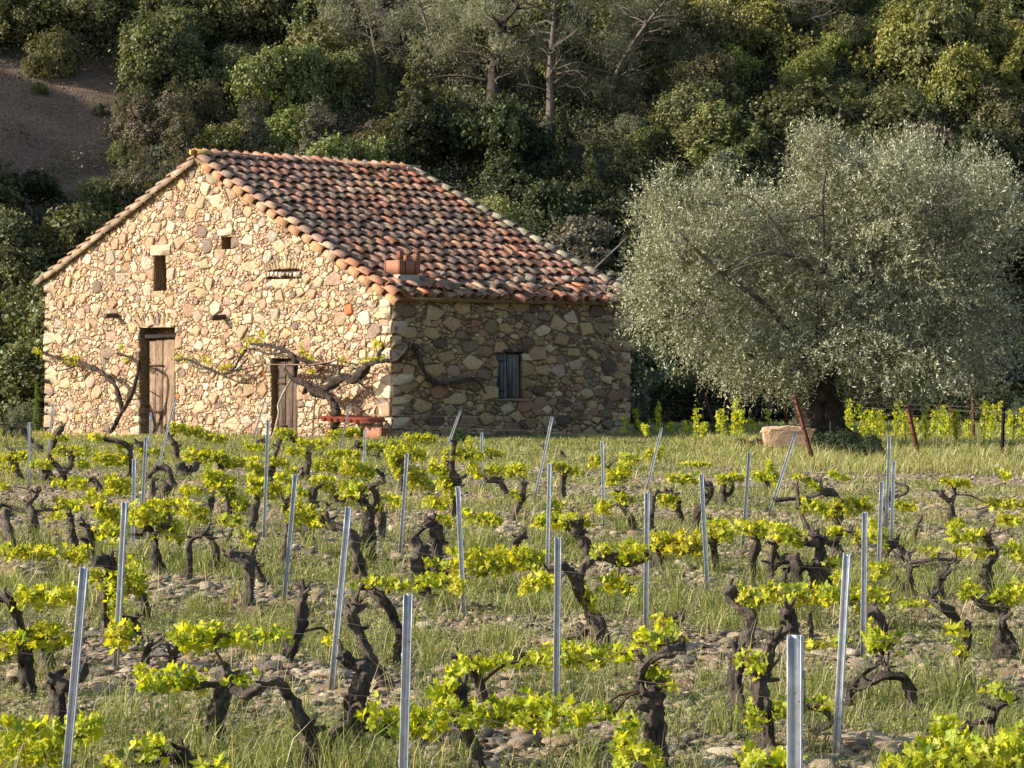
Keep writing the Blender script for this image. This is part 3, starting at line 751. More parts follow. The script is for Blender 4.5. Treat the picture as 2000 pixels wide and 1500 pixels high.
for k in range(nl):
    u = ULEN + .05 - k * EXP * csl
    tile_at(u, .0, -1, pick(TPAL[1:3] + TPAL[4:6], rt) * .8, rt.integers(6), lift=.0, roll=rt.normal(0, .04), size=.84, parent_w=2)
    tile_at(u + .12, -.10, -1, np.array([.33, .25, .18]) * rt.uniform(.7, 1.2), rt.integers(6), lift=-.09 + rt.normal(0, .008), roll=.9, yaw=rt.normal(0, .05), size=.76, parent_w=2)
for k in range(nr):                   # far edge, lichen covered
    u = -.16 + k * EXP * cs; fu = max(0, u) / UA; v = VLEN * (1 - fu) + VR * fu
    tile_at(u, v + .05, 1, np.array([.42, .37, .26]) * rt.uniform(.6, 1.15), rt.integers(6), lift=.05, roll=rt.normal(0, .08), size=1.05, parent_w=2)
for c in range(ncol):                 # ragged broken eave: loose extra tile ends
    for _q in range(2):
        v = (c + .3 + rt.uniform(-.3, .3)) / ncol * VLEN
        tile_at(rt.uniform(-.30, .25), v, 1, pick(TPAL, rt), rt.integers(6), lift=rt.uniform(.03, .09), roll=rt.normal(0, .3), yaw=rt.normal(0, .35), size=rt.uniform(.6, .9))
ridge_n = 15
for k in range(ridge_n):
    v = -.12 + k * (VR + .22) / ridge_n; R = Matrix((UD * 1.0, VD, ZU)).transposed()
    R = Matrix((-UD, VD, ZU)).transposed() @ Matrix.Rotation(rt.normal(0, .03), 3, 'Z') @ Matrix.Rotation(.03, 3, 'X')
    col_ = pick(TPAL[:2] + TPAL[4:5], rt) * (1.0 if k > 0 else 1) ; col_ = np.array([.52, .33, .10]) if k == 0 else col_
    col_ = np.array([.40, .22, .14]) if k > ridge_n - 4 else col_
    tiles.append((Matrix.Translation(Vector(HP(UA, v, ZA + TH + .06 - .06 * sin(pi * k / ridge_n))) ) @ R.to_4x4() @ Matrix.Scale(1.22, 4), col_, int(rt.integers(6)), 3))
for u, v in ((UA - .2, .02), (UA + .15, .0)): pass
restt = MB(); order = sorted(range(len(tiles)), key=lambda i: -tiles[i][3] - (.5 if i % 7 else 0)); keep = set(order[:300])
for i, (M4, c, mi, w) in enumerate(tiles):
    if i in keep: o = obj('tile', TM[mi][2], None, roof, color=c); o.matrix_local = M4
    else:
        V = np.array([list(M4 @ Vector(p)) for p in TM[mi][0]]); restt.add(V, TM[mi][1], c)
obj('cover_tiles', restt.mesh('cover_tiles'), M_tile, roof, kind='stuff')
# stones weighing the eave down, mortar lumps on the far edge and along the gable verge
lum = MB(); rl = np.random.default_rng(6)
def roof_pt(px, py):        # photo point on the right roof plane
    k = (px - 1000) / F; kz = -(py - HY) / F
    A = np.array([[UD[0] - k * UD[1], VD[0] - k * VD[1]], [SLR - kz * UD[1], -kz * VD[1]]]); b = np.array([k * CY - CX, CH + kz * CY - ZE - TH])
    return np.linalg.solve(A, b)
for (px, py, s) in ((993, 566, .12), (1010, 560, .17), (1035, 558, .2), (1062, 566, .12), (1085, 568, .12), (1105, 560, .2), (1125, 558, .17), (1160, 562, .12), (1190, 572, .12), (955, 552, .12), (865, 548, .11), (1212, 560, .17), (1195, 548, .15), (800, 343, .14), (760, 345, .1)):
    u, v = roof_pt(px, py); vv = rock_verts(ICO1[0], int(px), .7) * s * .8; lum = MB(); lum.add(vv, ICO1[1], np.array([.36, .33, .27]) * rl.uniform(.7, 1.2))
    o = obj('stone', lum.mesh('roof_stone'), M_rock, roof); o.location = HP(u, v, ZE + SLR * u + TH + .13)
u, v = roof_pt(998, 512)
V, fs = rough_block(np.zeros(3), VD * .10, (UD + ZU * SLR) * .30, (ZU - UD * SLR) * .09, rl, 1, .1, .004); m_ = MB(); m_.add(V, fs, (.95, 1.3, 1.2)); o = obj('brick', m_.mesh('brick'), M_brick, roof); o.location = HP(u, v, ZE + SLR * u + TH + .14)
# verge mortar strip under the edge tiles and dry edge stones
vm = MB()
for (ua, ub, sl_) in ((-.1, UA, 1), (UA, ULEN + .05, -1)):
    n = 40; us = np.linspace(ua, ub, n + 1)
    for a, b in zip(us[:-1], us[1:]):
        za = ztop(max(a, 0)) - (0 if a >= 0 else SLR * -a); zb2 = ztop(min(b, ULEN)); o_ = HP(a, -.085, za - .07)
        V = box_pts(o_, HP(b, -.085, zb2 - .07) - o_, VD * .12, ZU * .10); V += rl.normal(0, .004, V.shape); vm.add(V, BOXF)
bobj('verge_mortar', vm, M_mortar)
# lichen-gold finial lump at the apex
m_ = MB(); m_.add(rock_verts(ICO2[0], 77, 1.0, .25) * .10, ICO2[1], (.62, .42, .16)); o = obj('ridge_cap', m_.mesh('ridge_cap', True), M_rock, roof); o.location = HP(UA + .02, -.16, ZA + .15)

# chimney of hollow bricks on a mortared base
cu, cv = roof_pt(790, 563); cu += .02
chim = bpy.data.objects.new('chimney', None); COL.objects.link(chim); chim.parent = barn; cb = HP(cu, cv - .1, ZE + SLR * cu - .12); chim.location = cb - BL
chim['label'] = 'short broken chimney of red hollow bricks near the roof corner'
V, fs = rough_block(np.zeros(3), UD * .46, VD * .52, ZU * .44, rl, 1, .08, .012); m_ = MB(); m_.add(V, fs, (.5, .45, .38)); obj('base', m_.mesh('chimney_base'), M_stone, chim)
def hollow_brick(parent, o_, a, b, c, name='brick', seed=0):
    """terracotta block whose ends show cells"""
    m_ = MB(); a, b, c = map(np.asarray, (a, b, c)); rr = np.random.default_rng(seed)
    la = np.linalg.norm(a); t = .012
    V = box_pts(np.zeros(3) + 0 * a, a, b, c)
    m_.add(V, np.array([[0, 3, 2, 1], [4, 5, 6, 7], [0, 1, 5, 4], [2, 3, 7, 6]]), np.array([1, 1, 1]) * rr.uniform(.8, 1.15))
    nb, nc = max(2, int(round(np.linalg.norm(b) / .06))), max(2, int(round(np.linalg.norm(c) / .05)))
    for (s0, sg) in ((0, 1), (1, -1)):
        for i in range(nb + 1):
            o2 = a * s0 + b * i / nb - b / np.linalg.norm(b) * (t / 2 if 0 < i < nb else (0 if i == 0 else t)); V = box_pts(o2, sg * a / la * .05, b / np.linalg.norm(b) * t, c); m_.add(V, BOXF, (1.15, 1.2, 1.2))
        for i in range(nc + 1):
            o2 = a * s0 + c * i / nc - c / np.linalg.norm(c) * (t / 2 if 0 < i < nc else (0 if i == 0 else t)); V = box_pts(o2 + sg * a / la * .001, sg * a / la * .05, b, c / np.linalg.norm(c) * t); m_.add(V, BOXF, (1.15, 1.2, 1.2))
        V = box_pts(a * s0 + sg * a / la * .05, sg * a / la * .003, b, c); m_.add(V, BOXF, (.25, .2, .2))
    o = obj(name, m_.mesh('hollow_brick'), M_brick, parent); o.location = o_; return o
hollow_brick(chim, ZU * .44, UD * .46, VD * .10, ZU * .26, seed=1); hollow_brick(chim, ZU * .44 + VD * .42, UD * .46, VD * .10, ZU * .24, seed=2); hollow_brick(chim, ZU * .705, UD * .10, VD * .10, ZU * .17, seed=5); hollow_brick(chim, ZU * .69 + VD * .42, UD * .10, VD * .10, ZU * .15, seed=6); hollow_brick(chim, ZU * .69 + VD * .42 + UD * .3, UD * .14, VD * .10, ZU * .12, seed=7)
hollow_brick(chim, ZU * .441 + VD * .102, VD * .316, UD * .09, ZU * .25, seed=3); hollow_brick(chim, ZU * .441 + VD * .102 + UD * .36, VD * .316, UD * .09, ZU * .25, seed=4)
# ------------------------------------------------------------------ leaf clouds, crowns
def quads_cloud(C, Nn, size, asp, r, fold=.0):
    """one 4-point leaf per centre, facing about Nn"""
    n = len(C); Nn = Nn / (np.linalg.norm(Nn, axis=1)[:, None] + 1e-9)
    rnd = r.normal(size=(n, 3)); A = np.cross(Nn, rnd); A /= np.linalg.norm(A, axis=1)[:, None] + 1e-9; B = np.cross(Nn, A)
    s = size[:, None] if np.ndim(size) else size
    V = np.stack([C - A * s, C + B * s * asp + Nn * s * fold, C + A * s, C - B * s * asp + Nn * s * fold], 1).reshape(-1, 3)
    i = np.arange(n)[:, None] * 4; return V, np.hstack([i, i + 1, i + 2, i + 3])
def blob_cloud(blobs, n, r, shell=.55, up=.35, clump=.25):
    """points spread through lobes, denser to the outside, gathered in tufts"""
    b = np.array(blobs, float); w = (b[:, 3] * b[:, 4] * b[:, 5]) ** .72; w /= w.sum()
    nt_ = max(20, n // 22); k = r.choice(len(b), nt_, p=w)
    d = r.normal(size=(nt_, 3)); d[:, 2] = d[:, 2] + up * .6; d /= np.linalg.norm(d, axis=1)[:, None]
    rad = shell + (1.06 - shell) * r.random(nt_) ** .6; rad *= 1 + .12 * vnoise(d[:, 0] * 3 + k, d[:, 1] * 3, d[:, 2] * 3, 5)
    T = b[k, :3] + d * b[k, 3:6] * rad[:, None]
    j = r.integers(0, nt_, n); sc = clump * b[k[j], 3:6].mean(1) * r.uniform(.5, 1.1, nt_)[j]
    off = r.normal(size=(n, 3)) * .5 * sc[:, None]
    tone = r.uniform(.75, 1.25, nt_)[j]
    return T[j] + off, d[j] + r.normal(size=(n, 3)) * .75 + np.array([0, 0, .3]), tone, rad[j]
def crown(name, seed, kind):
    r = np.random.default_rng(seed); bl = []
    if kind == 'broad':
        for _ in range(11):
            a = r.uniform(0, 2 * pi); q = r.uniform(0, .75); z = r.uniform(.35, 1.05) - q * .35; s = r.uniform(.28, .5)
            bl.append((cos(a) * q, sin(a) * q, z, s, s, s * .8))
        n, sz, asp = 12000, .031, .6
    elif kind == 'tall':
        for i in range(13):
            z = .2 + 1.9 * i / 12; a = r.uniform(0, 2 * pi); q = r.uniform(.05, .45) * (1 - z / 2.6); s = r.uniform(.2, .36) * (1.2 - z / 2.6)
            bl.append((cos(a) * q, sin(a) * q, z, s, s, s * 1.2))
        n, sz, asp = 11000, .030, .45
    elif kind == 'pine':
        for _ in range(26):
            a = r.uniform(0, 2 * pi); q = r.uniform(.15, 1.0); z = r.uniform(.55, 1.7) - q * .25; s = r.uniform(.14, .30)
            bl.append((cos(a) * q, sin(a) * q, z, s * 1.3, s * 1.3, s * .75))
        n, sz, asp = 15000, .030, .13
    elif kind == 'heath':
        for _ in range(9):
            a = r.uniform(0, 2 * pi); q = r.uniform(0, .6); z = r.uniform(.2, .8); s = r.uniform(.2, .38)
            bl.append((cos(a) * q, sin(a) * q, z, s * .7, s * .7, s * 1.3))
        n, sz, asp = 10000, .032, .25
    C, Nn, tone, rad = blob_cloud(bl, n, r, .5 if kind != 'pine' else .1, .5, .30 if kind != 'pine' else .5)
    C[:, 2] = np.maximum(C[:, 2], .02)
    V, Fc = quads_cloud(C, Nn, sz * r.uniform(.7, 1.4, n), asp, r, .25)
    t = np.repeat((tone * r.uniform(.75, 1.25, n))[:, None] * np.array([1, 1, 1]) * (1 + r.normal(0, .06, (n, 3))), 4, 0)
    me = new_mesh(name, V, Fc, t); me.materials.append(M_fol); me.materials.append(M_tbark)
    return me
def limb_mesh(name, seed, H_, spread, r0, nl, mat, twig=True, gray=(1, 1, 1)):
    r = np.random.default_rng(seed); mb = MB(); lean = r.normal(0, .05, 2)
    pts = [np.array([lean[0] * k * k * H_ * .2 + r.normal(0, .02), lean[1] * k * k * .2 * H_ + r.normal(0, .02), H_ * k / 5]) for k in range(6)]
    pts[0] = np.array([0, 0, -.25]); tube(mb, pts, np.linspace(r0, r0 * .3, 6), H_ / 16, 8, .12, seed, gray)
    for _ in range(nl):
        k = r.uniform(.25, .98); b = pts[int(k * 5)] * (1 - (k * 5) % 1) + pts[min(5, int(k * 5) + 1)] * ((k * 5) % 1)
        a = r.uniform(0, 2 * pi); L = spread * r.uniform(.4, 1.0) * (1.15 - k * .5); d = np.array([cos(a), sin(a), r.uniform(.0, .5)])
        q = [b, b + d * L * .35 + [0, 0, .05], b + d * L * .7 + r.normal(0, .06, 3) * L, b + d * L + r.normal(0, .12, 3) * L]
        rr = r0 * r.uniform(.18, .35); tube(mb, q, [rr, rr * .7, rr * .45, rr * .2], L / 8, 5, .1, seed, gray)
        if twig:
            for _2 in range(3):
                p0 = q[2] if r.random() < .5 else q[1]; d2 = d + r.normal(0, .6, 3); tube(mb, [p0, p0 + d2 * L * .2, p0 + d2 * L * .4 + r.normal(0, .05, 3)], [rr * .4, rr * .25, rr * .1], L / 8, 4, 0, 0, gray)
    me = mb.mesh(name, True); me.materials.append(mat); return me

CR = {'broad': [crown('broad_crown', 100 + i, 'broad') for i in range(5)], 'tall': [crown('tall_crown', 200 + i, 'tall') for i in range(3)],
      'heath': [crown('heath_crown', 300 + i, 'heath') for i in range(3)], 'pine': [crown('pine_crown', 400 + i, 'pine') for i in range(3)]}
def hill_hit(px, py):       # where the sight line of a photo point meets the terrain
    d = np.arange(44, 120, .2); x = (px - 1000) / F * d; z = CH - (py - HY) / F * d; h = H(x, d)
    k = np.argmax(z < h) if (z < h).any() else len(d) - 1
    return x[k], d[k], h[k]
GREEN = dict(dark=(.058, .070, .030), olive=(.15, .15, .062), yellow=(.22, .225, .065), bright=(.19, .205, .072), brown=(.13, .115, .070), grey=(.17, .17, .12), pine=(.15, .16, .10), palepine=(.25, .25, .16), bluish=(.08, .10, .07))
SH_LAB = dict(dark=('dark evergreen shrub among the dense scrub on the hillside', 'dark evergreen shrubs on the hillside'),
              olive=('olive green rounded shrub in the sunlit scrub on the hillside', 'olive green shrubs on the hillside'),
              yellow=('yellow-green flowering shrub in the sunlit scrub on the hillside', 'yellow-green shrubs on the hillside'),
              bright=('fresh bright green rounded shrub on the hillside', 'bright green shrubs on the hillside'),
              brown=('brownish heath shrub with dry tips on the hillside', 'brownish heath shrubs on the hillside'),
              grey=('grey-green bushy shrub with pale leaves on the hillside', 'grey-green shrubs on the hillside'))
rh = np.random.default_rng(42)
def put_shrub(x, y, s, kind, colname, label=None, group=None, hz=1.0, name='shrub', cat='shrub', cj=.15):
    me = CR[kind][rh.integers(len(CR[kind]))]; c = np.array(GREEN[colname]) * rh.uniform(1 - cj, 1 + cj) * (1 + rh.normal(0, .04, 3))
    o = obj(name, me, None, None, color=np.clip(c, 0, 1)); o.location = (x, y, float(H(x, y)) - .12 * s)
    o.rotation_euler = (rh.normal(0, .06), rh.normal(0, .06), rh.uniform(0, 6.28)); q_ = rh.uniform(.82, 1.25); o.scale = (s * q_, s / q_, s * hz)
    o['label'] = label or SH_LAB[colname][0]; o['category'] = cat
    if label is None: o['group'] = SH_LAB[colname][1]
    elif group: o['group'] = group
    return o
# the scrub: jittered rows over the slope, kinds by zone
nsh = 0
placed = []
for yy in np.arange(60.6, 86, 1.62):
    for xx in np.arange(-18.5, 18.8, 1.80):
        x = xx + rh.uniform(-.7, .7); y = yy + rh.uniform(-.7, .7); z = float(H(x, y)); px = 1000 + x / y * F; py = HY - (z - CH) / y * F
        if py < -70 or px < -120 or px > 2120: continue
        if px < 225 and 140 < py < 400 + (px - 100) * .3: continue          # bare earth slope
        if px > 1880 and 560 < py < 720 and rh.random() < .75: continue
        if px < 60 and py > 400 and rh.random() < .3: continue
        if 300 < px < 1150 and py > 640: continue                            # hidden by the barn
        if nsh >= 296: continue
        if any(abs(px - fx_) < 75 and -75 < py - fy_ < 120 for fx_, fy_ in ((962, 225), (1072, 255), (742, 195))): sc_ = .45
        else: sc_ = 1.0
        u = rh.random(); n_ = vnoise(x * .22, y * .22, 0, 8) + rh.normal(0, .18)
        if px > 1300 and py < 330: cn = 'yellow' if n_ > .18 else ('olive' if n_ > -.25 else ('brown' if u < .3 else 'bright'))
        elif px < 600 and py < 230: cn = 'olive' if n_ > .05 else ('brown' if n_ > -.2 else 'dark')
        elif py > 330 and px > 700: cn = 'dark' if u < .75 else 'grey'
        elif px < 250: cn = 'dark' if u < .6 else 'olive'
        else: cn = ('dark', 'olive', 'grey', 'bright', 'brown')[int(np.clip((n_ + .6) / 1.2 * 5, 0, 4))]
        kd = 'heath' if cn == 'brown' else ('tall' if u < .15 else 'broad')
        s = (.85 + 1.35 * rh.random() ** 1.3) * (1.0 if kd != 'tall' else .8) * sc_
        sz_ = 'large' if s > 1.6 else ('small' if s < 1.15 else 'middling'); hp = 'above the gable' if px < 450 else ('above the barn ridge' if px < 900 else ('right of the barn' if px < 1250 else ('above the olive tree' if px < 1650 else 'towards the right edge')))
        vp = 'high up' if py < 150 else ('half way up' if py < 350 else 'low down')
        lk = dict(dark='dark evergreen', olive='rounded olive green', yellow='yellow-green flowering', bright='fresh bright green', brown='brownish dry-tipped', grey='pale grey-green')[cn]
        put_shrub(x, y, s, kd, cn, f'{sz_} {lk} shrub {vp} on the hillside, {hp}', SH_LAB[cn][1], hz=rh.uniform(.85, 1.15)); nsh += 1
print('hill shrubs', nsh)
# low tangled scrub that fills the ground between the shrubs
nc = 8200; cx = rh.uniform(-19, 19, nc); cy = rh.uniform(60.5, 87, nc); cz = H(cx, cy); cpx = 1000 + cx / cy * F; cpy = HY - (cz - CH) / cy * F
ok = ~((cpx < 235) & (cpy > 130) & (cpy < 400 + (cpx - 100) * .3) & (rh.random(nc) > .05)) & ~((cpx > 1880) & (cpy > 560) & (cpy < 720) & (rh.random(nc) > .2))
cx, cy, cz = cx[ok], cy[ok], cz[ok]; nc = len(cx); per = 58; rs = np.repeat(rh.uniform(.3, .75, nc), per); o3 = rh.normal(size=(nc * per, 3)); o3 /= np.linalg.norm(o3, axis=1)[:, None]; o3[:, 2] = np.abs(o3[:, 2])
C3 = np.stack([np.repeat(cx, per), np.repeat(cy, per), np.repeat(cz, per)], 1) + o3 * rs[:, None] * rh.uniform(.6, 1.05, nc * per)[:, None] * np.array([1, 1, 1.25])
V, Fc = quads_cloud(C3, o3 + rh.normal(size=o3.shape) * .6, rh.uniform(.028, .07, nc * per), .45, rh, .2)
cc = np.array([GREEN[k] for k in ('dark', 'olive', 'grey', 'brown', 'dark', 'bright')])[rh.integers(0, 6, nc)] * rh.uniform(.7, 1.15, nc)[:, None]
obj('undergrowth', new_mesh('undergrowth', V, Fc, np.repeat(np.repeat(cc, per, 0) * rh.uniform(.75, 1.25, nc * per)[:, None], 4, 0)), M_fol, kind='stuff')
# shrubs that can be told apart in the photograph: (px, py of the foot, width px, kind, colour, hz, label)
for px, py, w, kd, cn, hz, lab in (
    (72, 190, 52, 'broad', 'bright', 1.0, 'small round light green bush alone on the bare earth slope'),
    (100, 160, 150, 'broad', 'olive', 1.3, 'large sunlit bush at the upper edge of the bare earth slope'),
    (195, 232, 70, 'heath', 'grey', .9, 'dry grey heath bush at the end of the bare earth slope'),
    (235, 330, 70, 'broad', 'bright', 1.2, 'bright green bush at the foot of the bare slope above the roof'),
    (600, 235, 150, 'broad', 'bright', 1.6, 'tall bright green bush with glossy leaves left of the pale pine'),
    (500, 345, 180, 'tall', 'grey', .9, 'pale grey-green tree rising just behind the ridge of the barn'),
    (615, 350, 180, 'tall', 'grey', .95, 'second pale grey-green tree behind the barn ridge, beside the paler one'),
    (330, 330, 110, 'broad', 'grey', .9, 'grey leafy bush above the left slope of the barn roof'),
    (262, 385, 60, 'tall', 'bright', .9, 'sunlit thin green sapling above the left roof slope'),
    (715, 305, 95, 'broad', 'bright', 1.0, 'yellow-green bush lit from the side above the barn ridge'),
    (770, 335, 90, 'broad', 'dark', 1.0, 'deep green round bush above the ridge end of the barn'),
    (1160, 420, 110, 'tall', 'olive', 1.25, 'young olive green pine sapling standing between barn roof and olive tree'),
    (1150, 450, 110, 'broad', 'olive', .8, 'low sunlit pine bush at the foot of the young sapling'),
    (1420, 175, 150, 'broad', 'yellow', 1.0, 'broad yellow-green shrub on the sunlit slope above the olive tree'),
    (1870, 240, 190, 'broad', 'bright', 1.0, 'big domed green shrub at the right edge of the sunlit slope'),
    (1820, 350, 90, 'broad', 'yellow', .9, 'yellow-green bush showing just over the top of the olive tree'),
    (1710, 110, 130, 'broad', 'yellow', 1.1, 'tall yellow shrub near the top of the sunlit slope'),
    (1950, 60, 160, 'broad', 'yellow', 1.0, 'large yellow flowering shrub in the top corner of the hillside')):
    x, y, z = hill_hit(px, py); s = w / F * y / 2.1; put_shrub(x, y, s, kd, cn, lab, hz=hz, cj=.05)
# shrub behind the back edge of the roof, near the barn
o = put_shrub(-.35 / 1, 59.0, .98, 'broad', 'bright', 'light green leafy tree behind the back edge of the barn roof', hz=1.25, name='small_tree', cat='tree', cj=.02); o.location = (-.32, 59.2, 3.95)
stem = obj('trunk', limb_mesh('small_tree_trunk', 3, 4.2, .5, .07, 5, M_tbark), None, o); stem.location = (0, 0, -3.9)
o.rotation_euler = (0, 0, .4)
# twiggy bare shrubs
tw = [limb_mesh('bare_twigs', 60 + i, .75, .95, .022, 26, M_tbark, True, (1.1, 1.0, .95)) for i in range(2)]
for k, (px, py) in enumerate(((1040, 400), (1280, 530), (300, 180), (1560, 230), (1700, 240), (700, 300), (1030, 530), (1540, 330), (160, 460), (900, 300), (1250, 240))):
    x, y, z = hill_hit(px, py + 15); o = obj('bare_shrub', tw[k % 2], None, None, color=(1, .95, .9)); o.location = (x, y, z); o.scale = (1.2, 1.2, 1.1); o.rotation_euler = (0, 0, k * 1.3)
    o['label'] = 'leafless grey shrub of thin arching twigs among the dark scrub'; o['category'] = 'shrub'; o['group'] = 'bare twiggy shrubs on the hillside'
# pines with trunks: foot px, foot py, crown centre px, py, crown half width px, trunk top py
def pine(px, py, cx, cy, rw, rhh, cn, seed, label, tr=.13, shade=1.0, mi=0):
    x, y, z = hill_hit(px, py); sc = y / F; root = empty('pine_tree', (x, y, z), label, 'tree'); shade_t = (.45, .42, .40) if tr > .15 else (1.0, .95, .9)
    Ht = (py - cy + rhh * .55) * sc; lm = limb_mesh('pine_limbs', seed, Ht, rw * sc * .9, tr, 30, M_tbark, True, shade_t)
    obj('trunk', lm, None, root)
    c = obj('crown', CR['pine'][mi], None, root, color=np.array(GREEN[cn]) * shade); s = rw * sc / 1.1
    c.scale = (s, s, rhh * sc / .62); c.location = ((cx - px) * sc, 1.2, (py - cy) * sc - 1.1 * rhh * sc / .62); c.rotation_euler = (0, 0, seed)
    return root
pine(962, 235, 930, 90, 150, 120, 'palepine', 1, 'tall pine with a thick dark trunk and pale wispy crown', .26, 1.0, 0)
pine(1072, 255, 1130, 60, 120, 110, 'pine', 2, 'slender pine with a pale straight trunk beside the thick-trunked pine', .14, .85, 1)
pine(1190, 235, 1240, 80, 130, 120, 'pine', 3, 'wide dark green pine above the young sapling', .10, .7, 2)
pine(742, 195, 700, 70, 100, 120, 'palepine', 4, 'pale grey-green pine with a thin forked trunk above the barn ridge', .06, .9, 1)
pine(850, 180, 840, 40, 100, 90, 'palepine', 5, 'light yellowish pine crown left of the thick-trunked pine', .07, 1.15, 2)
pine(1560, 100, 1530, 10, 110, 70, 'grey', 6, 'grey old pine with bare pale branches on the upper sunlit slope', .10, 1.2, 0)
pine(1330, 70, 1350, -10, 110, 70, 'pine', 7, 'dark pine at the top edge between the two slopes', .08, .7, 1)

# ------------------------------------------------------------------ olive tree
OD = depth_at(880); ox = (1597 - 1000) / F * OD; oz = float(H(ox, OD))
oli = empty('olive_tree', (ox, OD, oz), 'huge silvery olive tree with a dark spreading trunk beside the barn', 'tree')
OL = np.array(oli.location)
ro = np.random.default_rng(12)
OB = [(1292, 392, 40, 42), (1262, 425, 26, 18), (1395, 440, 110, 80), (1340, 560, 105, 110), (1480, 600, 170, 150), (1610, 350, 60, 80), (1575, 300, 35, 40), (1640, 420, 110, 70), (1730, 380, 110, 80), (1765, 320, 55, 45),
      (1850, 400, 115, 95), (1935, 420, 65, 85), (1700, 520, 210, 150), (1850, 570, 130, 140), (1600, 680, 190, 80), (1470, 690, 75, 60), (1770, 700, 140, 80), (1880, 650, 70, 75), (1285, 520, 50, 60), (1260, 590, 35, 50), (1500, 480, 120, 90), (1640, 740, 150, 45)]
bl = []
for (cx, cy, rx, ry) in OB:
    dd = 0 if rx > 150 else ro.uniform(-.9, .9); d = OD + dd; p = P3(cx, cy, d) - OL; s = d / F
    bl.append((p[0], p[1], p[2], rx * s, max(rx, ry) * s * .95, ry * s))
NT = 15000; b = np.array(bl); w = (b[:, 3] * b[:, 5]) ** .84; w /= w.sum(); k = ro.choice(len(b), NT, p=w)
d = ro.normal(size=(NT, 3)); d[:, 1] -= .25; d[:, 2] += .15; d /= np.linalg.norm(d, axis=1)[:, None]; rad = .45 + .60 * ro.random(NT) ** .55
rad *= 1 + .45 * vnoise(d[:, 0] * 3.1 + k * 3, d[:, 1] * 3.1, d[:, 2] * 3.1, 6)
T0 = b[k, :3] + d * b[k, 3:6] * rad[:, None]
dirn = d * .8 + ro.normal(size=(NT, 3)) * .45 + np.array([0, 0, -.25]); top = smooth(1.5, 4.0, T0[:, 2]); dirn[:, 2] += top * .9; dirn /= np.linalg.norm(dirn, axis=1)[:, None]
NLf = 15; tt = np.linspace(-.15, 1.0, NLf)[None, :, None]; Lt = ro.uniform(.18, .42, NT)[:, None, None]
droop = np.array([0, 0, -1.0]) * (tt ** 2) * Lt * (.55 - .5 * top)[:, None, None]
PP = T0[:, None] + dirn[:, None] * tt * Lt + droop
PP = PP.reshape(-1, 3) + ro.normal(0, .008, (NT * NLf, 3))
ld = np.repeat(dirn, NLf, 0) * .7 + ro.normal(size=(NT * NLf, 3)) * .75; ld /= np.linalg.norm(ld, axis=1)[:, None]
nn = np.cross(ld, ro.normal(size=ld.shape)); nn /= np.linalg.norm(nn, axis=1)[:, None]
ll = ro.uniform(.045, .085, len(PP))[:, None]; wv_ = ll * .14
V = np.stack([PP, PP + ld * ll * .5 + nn * wv_, PP + ld * ll, PP + ld * ll * .5 - nn * wv_], 1).reshape(-1, 3)
i = np.arange(len(PP))[:, None] * 4
tone = np.repeat(ro.uniform(.7, 1.3, NT), NLf) * ro.uniform(.75, 1.3, len(PP)); silver = ro.random(len(PP)) < .42
tc_ = np.where(silver[:, None], np.array([.46, .45, .34]), np.array([.20, .21, .12])) * tone[:, None]
ctr_ = V.reshape(-1, 4, 3).mean(1); ms = ctr_[:, 2] > .62 + .55 * vnoise(ctr_[:, 0] * 2.2, ctr_[:, 1] * 2.2, 0, 4) + .5 * np.exp(-(ctr_[:, 0] - .1) ** 2 / .35)
Vk = V.reshape(-1, 4, 3)[ms].reshape(-1, 3); i = np.arange(ms.sum())[:, None] * 4
obj('foliage', new_mesh('olive_leaves', Vk, np.hstack([i, i + 1, i + 2, i + 3]), np.repeat(tc_[ms], 4, 0)), M_olive, oli, kind='stuff')
mb = MB(); 
def op(px, py, dy=0): return P3(px, py, OD + dy) - OL
trunk_paths = [([(1590, 900, 0), (1588, 850, 0), (1592, 790, .05), (1605, 720, .1), (1610, 640, .1)], (.27, .23, .2, .18, .15)),
               ([(1690, 905, -.2), (1660, 865, -.1), (1632, 835, 0), (1612, 790, .1), (1600, 740, .1)], (.10, .14, .17, .2, .18)),
               ([(1540, 900, -.1), (1560, 870, 0), (1580, 820, .05), (1590, 760, .05)], (.09, .15, .2, .2)),
               ([(1640, 900, .2), (1620, 860, .2), (1605, 800, .2)], (.16, .18, .2))]
for pth, rr in trunk_paths: tube(mb, [op(*q) for q in pth], rr, .04, 26, .35, len(pth), (.6, .6, .6), 4, .15, .12, .14)
obj('trunk', mb.mesh('olive_trunk', True), M_obark, oli)
